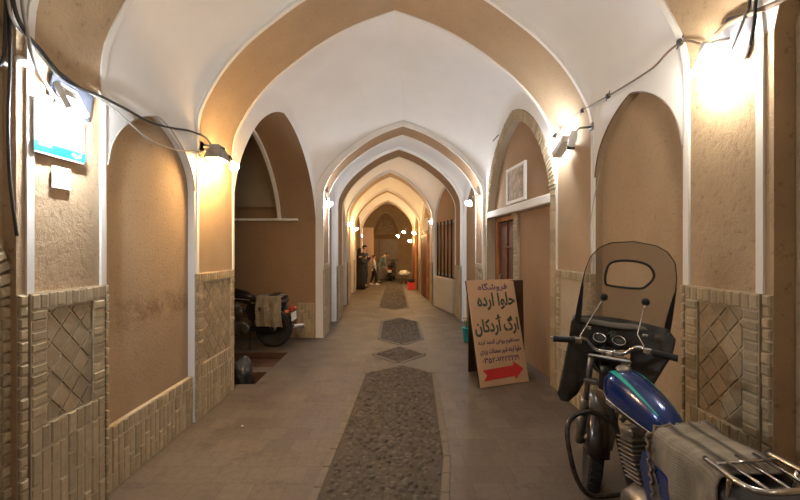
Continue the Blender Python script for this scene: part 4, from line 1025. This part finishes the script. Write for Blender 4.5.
    # bars
    hb = MB(); bar = spline([(-.275, .78, 1.03), (-.21, .80, 1.035), (-.13, .86, 1.04), (-.07, .895, .985), (0, .90, .98), (.07, .895, .985), (.13, .86, 1.04), (.21, .80, 1.035), (.29, .78, 1.03)], 5)
    hb.tube(bar, .0115, 10, M=S); hbar = hb.build('handlebar', CHROME, T)
    for s in (-1, 1):
        g = MB(); g.tube([(s * .185, .805, 1.035), (s * .20, .802, 1.035), (s * .285, .782, 1.03), (s * .295, .780, 1.03)], [.018, .017, .017, .019], 12, M=S); g.build('grip', RUBBER, hbar)
        lv = MB(); lv.tube(spline([(s * .16, .845, 1.035), (s * .20, .862, 1.035), (s * .26, .858, 1.03), (s * .31, .85, 1.02)], 4), .007, 8, M=S); lv.box((s * .17, .828, 1.036), (.045, .05, .035), S, ch=.008); lv.build('lever', CHROME, hbar)
    for s in (-1, 1):
        sp = MB(); sp.lathe([(.034, -.03), (.038, -.02), (.038, .012), (.034, .016)], 20, S @ Matrix.Translation((s * .05, .965, 1.03)) @ Matrix.Rotation(.7, 4, 'X')); gz = sp.build('gauge', BLACKPL, T)
        rg = MB(); rg.lathe([(.036, .014), (.036, .019), (.030, .019), (.030, .014)], 20, S @ Matrix.Translation((s * .05, .965, 1.03)) @ Matrix.Rotation(.7, 4, 'X')); rg.build('bezel', CHROME, gz)
    hl = MB(); hl.lathe([(.03, -.10), (.07, -.07), (.088, -.01), (.09, .03), (.075, .045)], 24, S @ Matrix.Translation((0, 1.03, .90)) @ Matrix.Rotation(-PI / 2, 4, 'X')); hl.build('headlight', BLACKPL, T)
    if full:
        cr = MB()
        for s in (-1, 1):
            cr.tube(spline([(s * .03, .86, .60), (s * .12, .87, .66), (s * .22, .86, .655), (s * .275, .84, .60), (s * .29, .80, .48), (s * .275, .77, .35), (s * .22, .76, .27), (s * .10, .76, .26), (s * .03, .76, .27)], 5), .0135, 10)
        cr.build('crash_bar', mat('worn_black_chrome', (0.10, 0.09, 0.08), 0.28, 0.8, var=.5, scale=25), T)
        # windshield: smoked sheet with an inset window
        bw = Vector((.050, 1.00, 1.11))
        def sf(u, v): return (bw.x + u * .90 + .03 * v, bw.y - .22 * v - .55 * u * u, bw.z + v)
        out = [(-.265, 0), (-.262, .10), (-.255, .22), (-.245, .32), (-.225, .40), (-.18, .455), (-.12, .485), (0, .50), (.12, .485), (.18, .455), (.225, .40), (.245, .32), (.255, .22), (.262, .10), (.265, 0), (.13, -.01), (-.13, -.01)]
        wcen = (-.005, .315)
        def ray(a, poly):
            dx, dy = math.cos(a), math.sin(a); best = 0
            for i in range(len(poly)):
                (x1, y1), (x2, y2) = poly[i], poly[(i + 1) % len(poly)]; x1 -= wcen[0]; x2 -= wcen[0]; y1 -= wcen[1]; y2 -= wcen[1]; ex, ey = x2 - x1, y2 - y1
                den = dx * ey - dy * ex
                if abs(den) < 1e-9: continue
                t = (x1 * ey - y1 * ex) / den; w_ = (x1 * dy - y1 * dx) / den
                if t > 0 and -1e-6 <= w_ <= 1 + 1e-6: best = max(best, t)
            return best
        win = [(-.115, .245), (-.125, .29), (-.115, .36), (-.07, .385), (.0, .392), (.07, .385), (.115, .36), (.135, .31), (.10, .255), (.06, .24), (-.06, .238)]
        win = [(p.x, p.y) for p in spline([(a, b, 0) for a, b in win + win[:1]], 5)][:-1]; nA = 96; g_ = MB(); rows = []
        for fth in (0, .003):
            for q in (0, .25, .5, .75, 1):
                r = []
                for k in range(nA):
                    a = 2 * PI * k / nA; ri, ro = ray(a, win), ray(a, out); rr = lerp(ri, ro, q); p = Vector(sf(wcen[0] + rr * math.cos(a), wcen[1] + rr * math.sin(a))); r.append(p + Vector((0, fth, 0)))
                rows.append(r)
        rings = rows[:5] + rows[5:][::-1] + [rows[0]]
        g_.loft(rings, S, caps=False); ws = sharp(g_.build('windshield', SMOKE, T), 50)
        ro_ = MB(); ro_.tube([Vector(sf(wcen[0] + ray(a, out) * math.cos(a), wcen[1] + ray(a, out) * math.sin(a))) for a in [2 * PI * k / nA for k in range(nA)]], .0028, 6, closed=True, M=S); ro_.build('rim', RUBBER, ws)
        pn = MB(); c0 = sf(*wcen); rim = [Vector(sf(wcen[0] + ray(a, win) * math.cos(a), wcen[1] + ray(a, win) * math.sin(a))) for a in [2 * PI * k / nA for k in range(nA)]]
        n_ = nA; pn.add(rim + [Vector(c0)], [(k, (k + 1) % n_, n_) for k in range(n_)], 0, True, S); pn.build('clear_window', CLEAR, ws, fixn=False)
        wf = MB(); wf.tube(rim, .0065, 8, closed=True, M=S); wf.build('window_gasket', RUBBER, ws)
        for s in (-1, 1):
            ed = MB(); vs = []
            for v, w_ in ((0, .030), (.10, .024), (.22, .012), (.27, .002)):
                p = Vector(sf(s * (.262 - v * .03), v)); vs.append([p + Vector((0, -.006, 0)), p + Vector((-s * w_, -.006, 0)), p + Vector((-s * w_, .008, 0)), p + Vector((0, .008, 0))])
            ed.loft(vs, S, smooth=False); ed.build('edge_strip', BLACKPL, ws)
            st = MB(); p0 = sf(s * .115, .17); st.tube([(s * .16, .85, 1.045), (s * .13, .91, 1.10), (p0[0], p0[1] - .012, p0[2])], .0045, 8, M=S); st.box((bw.x * .5 + s * .14, .90, 1.10), (.03, .02, .02), S, ch=.004)
            st.build('stay', CHROME, ws)
            kn = MB(); kn.lathe([(.018, -.012), (.021, -.006), (.021, .006), (.010, .012)], 16, S @ Matrix.Translation((p0[0], p0[1] - .006, p0[2])) @ Matrix.Rotation(PI / 2, 4, 'X')); kn.build('fixing_knob', BLACKPL, ws)
        # skirt
        sk = [(-.30, 1.13), (-.27, 1.165), (-.14, 1.175), (.0, 1.178), (.14, 1.175), (.27, 1.165), (.31, 1.12), (.30, 1.03), (.26, .93), (.20, .80), (.14, .75), (.10, .77), (.09, .90), (.085, 1.0),
              (-.10, 1.0), (-.13, .90), (-.17, .80), (-.22, .70), (-.27, .655), (-.32, .66), (-.345, .70), (-.30, .82), (-.285, .92), (-.305, 1.02)]
        mbk = bmesh.new()
        vsb = [mbk.verts.new((x_ * .84 + .045, 0, z_ - .015)) for x_, z_ in sk]; mbk.faces.new(vsb)
        bmesh.ops.triangulate(mbk, faces=mbk.faces); bmesh.ops.subdivide_edges(mbk, edges=mbk.edges, cuts=4, use_grid_fill=True)
        for v in mbk.verts:
            u = v.co.x; v.co.y = 1.005 - 1.1 * u * u + .012 * noise.noise(v.co * 9) - .10 * max(0, 1.0 - v.co.z)
        r_ = bmesh.ops.solidify(mbk, geom=mbk.faces[:] , thickness=.005); bmesh.ops.transform(mbk, matrix=S, verts=mbk.verts)
        me = bpy.data.meshes.new('leg_shield'); mbk.to_mesh(me); mbk.free(); me.materials.append(SKIRTM)
        for p in me.polygons: p.use_smooth = True
        o = bpy.data.objects.new('leg_shield', me); COL.objects.link(o); o.parent = T
        fo = MB(); fo.tube(spline([(-.20, .975, 1.135), (0, .985, 1.12), (.20, .975, 1.135)], 6), .020, 10, M=S, flat=.6); fo.build('padded_roll', mat('dusty_grey_vinyl', (0.16, 0.14, 0.11), 0.6), T)
        cbm = MB()
        for s, q in ((-1, 1), (1, 1), (-1, .6)):
            cbm.tube([S @ Vector((s * .2, .83, 1.03)), S @ Vector((s * .12 * q, .97, 1.0)), Vector((s * .05, .93, .90)), Vector((s * .03, .80, .80))], .004, 6)
        cbm.build('control_cable', RUBBER, T)
    return T
def secs(y): return lerp(.812, .80, (y - .1) / .25) - .004
B1 = motorcycle('blue motorcycle with tall smoked windshield parked against the right wall', (1.265, 1.36, 0), math.radians(-1.5), math.radians(6), math.radians(24))
PB = motorcycle('dark motorcycle under a pale blanket parked crosswise in the left side room', (-1.95, 6.45, 0), math.radians(82), math.radians(3), math.radians(-8), full=False, tankm=BLACKPAINT, panelm=BLACKPAINT)
motorcycle('small black motorcycle far away in front of the back wall', (-.22, 20.1, 0), math.radians(-8), 0.0, 0.0, full=False, tankm=BLACKPAINT, panelm=BLACKPAINT)

# woven blankets over the seats
def blanket_mat(name, cols, sc):
    m, nt, p = new_mat(name); tc = N(nt, 'ShaderNodeTexCoord'); sx = N(nt, 'ShaderNodeSeparateXYZ'); nt.links.new(tc.outputs['UV'], sx.inputs[0])
    r = ramp(nt, sx.outputs[0], cols); nt.nodes[-1].color_ramp.interpolation = 'EASE'
    w1 = N(nt, 'ShaderNodeTexNoise', Scale=4.0, Detail=8.0, Roughness=0.7); nt.links.new(tc.outputs['UV'], w1.inputs['Vector'])
    ck = N(nt, 'ShaderNodeTexWave', Scale=sc, Distortion=1.0); ck.bands_direction = 'X'; nt.links.new(tc.outputs['UV'], ck.inputs['Vector'])
    c2 = N(nt, 'ShaderNodeTexWave', Scale=sc * .8, Distortion=1.0); c2.bands_direction = 'Y'; nt.links.new(tc.outputs['UV'], c2.inputs['Vector'])
    mm = N(nt, 'ShaderNodeMath', operation='MULTIPLY'); nt.links.new(ck.outputs[1], mm.inputs[0]); nt.links.new(c2.outputs[1], mm.inputs[1])
    mx = N(nt, 'ShaderNodeMix', data_type='RGBA', blend_type='MULTIPLY'); mx.inputs[0].default_value = .85; nt.links.new(r, mx.inputs[6]); nt.links.new(ramp(nt, w1.outputs[0], [(.3, (.45, .43, .4)), (.65, (1.1, 1.08, 1.05))]), mx.inputs[7])
    mx2 = N(nt, 'ShaderNodeMix', data_type='RGBA', blend_type='MULTIPLY'); mx2.inputs[0].default_value = .6; nt.links.new(mx.outputs[2], mx2.inputs[6]); nt.links.new(ramp(nt, mm.outputs[0], [(.0, (.6, .58, .55)), (.5, (1.1, 1.1, 1.1))]), mx2.inputs[7])
    nt.links.new(mx2.outputs[2], p.inputs['Base Color']); p.inputs['Roughness'].default_value = .95
    b = N(nt, 'ShaderNodeBump', Strength=.9, Distance=.004); nt.links.new(mm.outputs[0], b.inputs['Height']); nt.links.new(b.outputs[0], p.inputs['Normal'])
    return m
def blanket(bike, label, y0, y1, half, m_, seed, dropL=.34, dropR=.30):
    nu, nv = 84, 34; rows = []; bm = bmesh.new(); uvl = bm.loops.layers.uv.new('UVMap'); V_ = []
    for j in range(nv + 1):
        tv = j / nv; r = []
        for i in range(nu + 1):
            s = lerp(-(half + dropL), half + dropR, i / nu); y = lerp(y0, y1, tv)
            a = abs(s); sg_ = 1 if s > 0 else -1; rc = .035
            if a < half - rc: x, z = a, 0
            elif a < half + rc * .57:
                th = (a - (half - rc)) / rc; x, z = half - rc + rc * math.sin(min(th, PI / 2)), -rc * (1 - math.cos(min(th, PI / 2)))
            else:
                d = a - (half + rc * .57); x, z = half + .07 * d + .012 * math.sin(y * 38 + seed) * min(1, d * 8), -rc - d
            nn = noise.noise(Vector((s * 7, y * 9, seed))) * .009
            if a > half: x += abs(nn) * 1.5
            zt = (.828 if y > .04 else .828) + .004 * math.sin(y * 25) + (nn + .006 if a < half else 0) - .012 * max(0, 1 - abs(y - y0) / .04)
            y += .018 * noise.noise(Vector((s * 5, tv * 2, seed + 4))) + .05 * (a / (half + dropL)) * noise.noise(Vector((s * 2, 0, seed)))
            r.append(bm.verts.new((sg_ * x, y, zt + z)))
        V_.append(r)
    for j in range(nv):
        for i in range(nu):
            f = bm.faces.new((V_[j][i], V_[j][i + 1], V_[j + 1][i + 1], V_[j + 1][i])); f.smooth = True
            for l, (a, b) in zip(f.loops, ((i, j), (i + 1, j), (i + 1, j + 1), (i, j + 1))): l[uvl].uv = (a / nu, b / nv)
    me = bpy.data.meshes.new('blanket'); bmesh.ops.recalc_face_normals(bm, faces=bm.faces); bmesh.ops.solidify(bm, geom=bm.faces[:], thickness=.006); bm.to_mesh(me); bm.free(); me.materials.append(m_)
    for p in me.polygons: p.use_smooth = True
    o = bpy.data.objects.new('blanket', me); COL.objects.link(o); o.location = bike.location; o.rotation_euler = bike.rotation_euler
    tag(o, label, 'blanket')
    return o
BK1 = blanket_mat('grey_striped_weave', [(0, (.36, .33, .27)), (.14, (.22, .20, .17)), (.20, (.40, .36, .30)), (.39, (.42, .38, .31)), (.43, (.48, .44, .36)), (.465, (.13, .12, .10)), (.49, (.50, .46, .38)), (.535, (.46, .42, .34)), (.555, (.12, .11, .09)), (.575, (.50, .46, .38)), (.61, (.46, .41, .34)), (.635, (.14, .12, .10)), (.66, (.44, .40, .32)), (1, (.38, .34, .27))], 26)
BK2 = blanket_mat('pale_blanket_weave', [(0, (.34, .29, .23)), (.3, (.42, .37, .30)), (.5, (.30, .26, .2)), (1, (.40, .35, .28))], 14)
bk1 = blanket(B1, 'grey striped woven blanket spread over the seat of the blue motorcycle', -.05, .29, .122, BK1, 2)
bk2 = blanket(PB, 'pale blanket hanging over the seat of the motorcycle in the side room', -.20, .22, .130, BK2, 5, .46, .46)
# corded fringe on the front edge of the near blanket
fr = MB(); M1 = Matrix.Identity(4)
pts = []
for i in range(60):
    s = lerp(-.46, .14, i / 59); a = abs(s); x = min(a, .134); z = .832 if a < .11 else .832 - .02 - max(0, a - .13)
    pts.append(Vector(((1 if s > 0 else -1) * (x + (.012 if a > .13 else 0)), .293 + .008 * math.sin(i * 1.3), z)))
fr.tube(pts, [.006 + .0025 * math.sin(i * 2.2) for i in range(60)], 7); fr.build('fringe_cord', BK2, bk1)

# ------------------------------------------------------------------ dark lump, crate, stool, bundle, litter
def lump(name, label, cat, loc, r, m_, seed, sc=(1, 1, 1), extra=None):
    bm = bmesh.new(); bmesh.ops.create_icosphere(bm, subdivisions=4, radius=1)
    for v in bm.verts:
        n_ = noise.fractal(v.co * 1.6 + Vector((seed, 0, 0)), .8, 2.1, 4) * .22; c = v.co * (1 + n_); c = Vector((c.x * sc[0], c.y * sc[1], c.z * sc[2])) * r; c.z = max(c.z, -.8 * r * sc[2]); v.co = c + Vector((0, 0, .8 * r * sc[2]))
    me = bpy.data.meshes.new(name); bm.to_mesh(me); bm.free(); me.materials.append(m_)
    for p in me.polygons: p.use_smooth = True
    o = bpy.data.objects.new(name, me); COL.objects.link(o); o.location = loc; tag(o, label, cat); return o
lump('black_lump', 'black rounded lump in place of a motorcycle wheel and fender, on the sunken step just behind the second left pier', 'object', (-1.86, 4.80, -.159), .20, mat('black_lump_plastic', (.02, .02, .022), .35), 3, (.8, .8, 1.15))  # simple made-up lump where a black motorcycle wheel and fender would stand
cr = thing('red_crate', 'bright red plastic crate by the wooden doors far down on the right', 'crate', (.66, 15.8, 0))
m = MB()
for s in (-1, 1): m.box((s * .15, 0, .13), (.012, .30, .26), ch=.004); m.box((0, s * .15, .13), (.30, .012, .26), ch=.004)
m.box((0, 0, .01), (.30, .30, .02)); m.build('box', mat('bright_red_plastic', (.75, .04, .02), .4), cr)
m = MB(); m.box((0, 0, .262), (.33, .33, .02), ch=.004); m.box((0, 0, .25), (.28, .28, .03)); m.build('rim', mat('bright_red_plastic_rim', (.7, .05, .03), .4), cr)
lump('dark_bag', 'small dark bag lying on top of the red crate', 'bag', (.66, 15.8, .274), .12, BLACKCL, 5, (1, 1, .7))
st = thing('wooden_stool', 'small pale stool far off carrying a white bundle', 'stool', (.42, 18.5, 0))
m = MB(); m.lathe([(.15, .33), (.16, .34), (.16, .36), (.15, .37)], 18); m.build('seat', KERB, st)
for a in range(4):
    m = MB(); c, s = math.cos(a * PI / 2 + .7), math.sin(a * PI / 2 + .7); m.tube([(c * .10, s * .10, .34), (c * .14, s * .14, 0)], .018, 8); m.build('leg', KERB, st)
lump('cloth_bundle', 'white cloth bundle heaped on the small stool near the back', 'bundle', (.42, 18.5, .372), .26, SACKW, 8, (1, .7, .5))
lump('paper_scrap', 'tiny white scrap of paper on the paving at left', 'litter', (-1.34, 3.51, 0.0), .011, WHITEPL, 4, (1, 1, .7))

# ------------------------------------------------------------------ people far down the lane
def skin_mesh(name, joints, bones, radii, m_, parent, sub=2):
    me = bpy.data.meshes.new(name); me.from_pydata([Vector(j) for j in joints], bones, []); o = bpy.data.objects.new(name, me); COL.objects.link(o)
    md = o.modifiers.new('s', 'SKIN'); me.skin_vertices[0].data[0].use_root = True
    for i, r in enumerate(radii): me.skin_vertices[0].data[i].radius = (r, r) if not isinstance(r, tuple) else r
    o.modifiers.new('d', 'SUBSURF').levels = sub; bpy.context.view_layer.update()
    dg = bpy.context.evaluated_depsgraph_get(); nm = bpy.data.meshes.new_from_object(o.evaluated_get(dg)); nm.name = name
    COL.objects.unlink(o); bpy.data.objects.remove(o)
    nm.materials.clear(); nm.materials.append(m_)
    for p in nm.polygons: p.use_smooth = True; p.material_index = 0
    r = bpy.data.objects.new(name, nm); COL.objects.link(r); r.parent = parent; return r
def person(label, loc, rz, h, top, legs, lean=0.0, stride=0.0, elbow=.5, robe=False, hair=HAIR, arms='down'):
    k = h / 1.75; T = thing('person', label, 'person', loc, (0, 0, rz)); T.scale = (k, k, k)
    B = Matrix.Translation((0, 0, .95)) @ Matrix.Rotation(-lean, 4, 'X') @ Matrix.Translation((0, 0, -.95))      # lean forward (+y)
    def b(x, y, z): return tuple(B @ Vector((x, y, z)))
    J = [b(0, 0, .95), b(0, .0, 1.12), b(0, -.01, 1.32), b(0, -.01, 1.47), b(0, .0, 1.56), b(0, .02, 1.64), b(0, .015, 1.72)]; R = [(.13, .10), (.125, .09), (.155, .10), (.06, .055), (.055, .055), (.078, .095), (.06, .07)]
    E_ = [(0, 1), (1, 2), (2, 3), (3, 4), (4, 5), (5, 6)]
    hands = []
    for s in (-1, 1):
        i0 = len(J)
        if arms == 'chest': arm = [b(s * .19, -.01, 1.40), b(s * .24, .05, 1.14), b(s * .10, .24, 1.28), b(s * .05, .27, 1.34)]
        elif arms == 'reach': arm = [b(s * .19, -.01, 1.40), b(s * .23, .14, 1.18), b(s * .18, .34, 1.08), b(s * .16, .42, 1.06)]
        else: arm = [b(s * .19, -.01, 1.40), b(s * .245, -.02 + s * stride * .1, 1.12), b(s * .24, .06 + s * stride * .25, .88), b(s * .235, .08 + s * stride * .3, .80)]
        J += arm; R += [.062, .045, .034, .028]; E_ += [(2, i0), (i0, i0 + 1), (i0 + 1, i0 + 2), (i0 + 2, i0 + 3)]; hands.append((arm[2], arm[3], s))
        j0 = len(J); st_ = s * stride
        J += [(s * .095, 0, .86), (s * .10, st_ * .55 + .03, .49), (s * .10, st_ * 1.0 - .02, .09), (s * .105, st_ * 1.0 + .12, .035)]; R += [.088, .062, .042, .038]; E_ += [(0, j0), (j0, j0 + 1), (j0 + 1, j0 + 2), (j0 + 2, j0 + 3)]
    body = skin_mesh('body', J, E_, R, SKIN, T)
    for a, hd, s in hands:
        a, hd = Vector(a), Vector(hd); d = (hd - a).normalized(); q = d.cross(Vector((1, 0, 0))).normalized(); w = q.cross(d); mb = MB()
        mb.loft([[hd + d * t + w * (x * wd) + q * (y * .012) for x, y in ((-1, -1), (1, -1), (1, 1), (-1, 1))] for t, wd in ((-.02, .026), (.02, .036), (.06, .038), (.075, .034))])
        for f in range(4):
            L_ = (.065, .078, .072, .055)[f]; o0 = hd + d * .07 + w * (-.028 + .019 * f); mb.tube([o0, o0 + d * L_ * .5 + q * .005, o0 + d * L_ * .85 + q * .022], [.0095, .0085, .007], 6)
        o0 = hd + d * .01 - w * .03 * s; mb.tube([o0, o0 - w * .03 * s + d * .03, o0 - w * .032 * s + d * .06 + q * .012], [.012, .010, .008], 6)
        mb.build('hand', SKIN, body)
    hd = b(0, .015, 1.66); MH = Matrix.Translation(hd) @ Matrix.Rotation(-lean * .6, 4, 'X')
    fc = MB(); fc.loft([[(.014 * x, .085 + y, z) for x, y in ((-1, 0), (1, 0), (0, .02 * w))] for z, w in ((-.035, 1.3), (-.02, 1.5), (.02, .4))], MH); fc.build('nose', SKIN, body)
    for s in (-1, 1):
        e = MB(); e.ball((s * .03, .083, .012), .011, MH, n=8); e.build('eye', BLACKPL, body); e = MB(); e.ball((s * .078, .0, -.005), .022, MH, n=8, sc=(.4, .8, 1.2)); e.build('ear', SKIN, body)
    mo = MB(); mo.box((0, .083, -.055), (.04, .01, .008), MH, ch=.002); mo.build('mouth', mat('lip', (.35, .12, .1), .6), body)
    if not robe:
        hr = MB(); n = 20; rings = []
        for z, r in ((-.05, .082), (0, .09), (.05, .092), (.085, .075), (.105, .04), (.112, .005)): rings.append([(r * math.cos(a) * .92, (r * math.sin(a) * 1.12 if math.sin(a) < 0 else r * math.sin(a) * (.35 if z < .045 else 1.05)) - .005, z) for a in [2 * PI * q_ / n for q_ in range(n)]])
        hr.loft(rings, MH); hr.build('hair', hair, body)
        # shirt and trousers follow the limbs
        Jt = [b(0, 0, .98), J[1], J[2], b(0, -.01, 1.43), (0, 0, .86)]; Rt = [(.165, .135), (.155, .12), (.175, .12), (.075, .07), (.17, .14)]; Et = [(0, 1), (1, 2), (2, 3), (4, 0)]
        for i in range(2):
            a0 = 7 + i * 8; n0 = len(Jt); mid = tuple(lerp(J[a0 + 1][q_], J[a0 + 2][q_], .9) for q_ in range(3)); Jt += [J[a0], J[a0 + 1], mid]; Rt += [.08, .06, .05]; Et += [(2, n0), (n0, n0 + 1), (n0 + 1, n0 + 2)]
        skin_mesh('shirt', Jt, Et, Rt, top, T)
        Jt = [(0, 0, .93), b(0, 0, 1.06)]; Rt = [(.155, .125), (.145, .115)]; Et = [(0, 1)]
        for i in range(2):
            a0 = 11 + i * 8; n0 = len(Jt); low = tuple(lerp(J[a0 + 1][q_], J[a0 + 2][q_], .95) for q_ in range(3)); Jt += [J[a0], J[a0 + 1], low]; Rt += [.105, .08, .068]; Et += [(0, n0), (n0, n0 + 1), (n0 + 1, n0 + 2)]
        skin_mesh('trousers', Jt, Et, Rt, legs, T)
    else:
        rb = MB(); n = 32; rings = []
        for z, rx, ry, f in ((.015, .30, .26, .05), (.3, .27, .23, .045), (.7, .25, .20, .03), (.95, .235, .185, .02), (1.15, .23, .18, .01), (1.33, .225, .16, .005), (1.42, .19, .13, 0), (1.48, .12, .11, 0), (1.53, .10, .11, 0)):
            rings.append([b(rx * math.cos(a) * (1 + f * math.sin(9 * a)), ry * math.sin(a) * (1 + f * math.cos(7 * a)) + (.02 if z < 1.4 else 0), z) if z > .9 else (rx * math.cos(a) * (1 + f * 1.5 * math.sin(9 * a)), ry * math.sin(a) * (1 + f * 1.5 * math.cos(7 * a)), z) for a in [2 * PI * q_ / n for q_ in range(n)]])
        rb.loft(rings); rb.build('robe', top, T)
        for i in range(2):
            a0 = 7 + i * 8; q0, q1, q2 = Vector(J[a0]), Vector(J[a0 + 1]), Vector(J[a0 + 2]); sv_ = MB(); sv_.tube(spline([q0 + Vector((0, 0, -.03)), q1, q1.lerp(q2, .5), q1.lerp(q2, .95)], 4), [.085] * 4 + [.08] * 4 + [.07] * 5, 14); sv_.build('sleeve', top, T)
        hv = MB(); rings = []
        for z, r in ((-.14, .12), (-.07, .105), (0, .105), (.05, .104), (.09, .085), (.115, .045), (.122, .005)): rings.append([(r * math.cos(a), (r * math.sin(a) * 1.1 if math.sin(a) < 0 else r * math.sin(a) * (.45 if -.1 < z < .055 else 1.0)) - .005, z) for a in [2 * PI * q_ / n for q_ in range(n)]])
        hv.loft(rings, MH); hv.build('head_scarf', legs, T)
    if not robe:
        for i in range(2):
            a0 = 11 + i * 8; p = J[a0 + 2]; s_ = MB(); s_.loft([[(p[0] + x * w_, p[1] + y, z) for x, z in ((-1, .0), (1, .0), (.9, hh), (-.9, hh))] for y, w_, hh in ((-.07, .035, .07), (.0, .045, .085), (.10, .048, .06), (.19, .04, .035), (.21, .02, .02))]); s_.build('shoe', WHITEPL if h < 1.5 else BLACKPL, T)
    return T
person('person in a long black robe and scarf with hands raised to chest, facing right', (-1.40, 15.80, 0), -1.2, 1.60, BLACKCL, BLACKCL, robe=True, arms='chest')
person('taller person in dark navy shirt and trousers standing behind the one in black robe', (-1.26, 16.6, 0), -1.9, 1.74, NAVYCL, NAVYCL, arms='chest')
person('child in pale grey top and dark trousers walking in the lane', (-.94, 17.85, 0), -1.4, 1.32, GREYCL, BLACKCL, stride=.16)
person('person in grey-green clothes bending forward beside the far black motorcycle', (-.80, 18.9, 0), -1.2, 1.62, GREENCL, GREENCL, lean=.75, arms='reach')
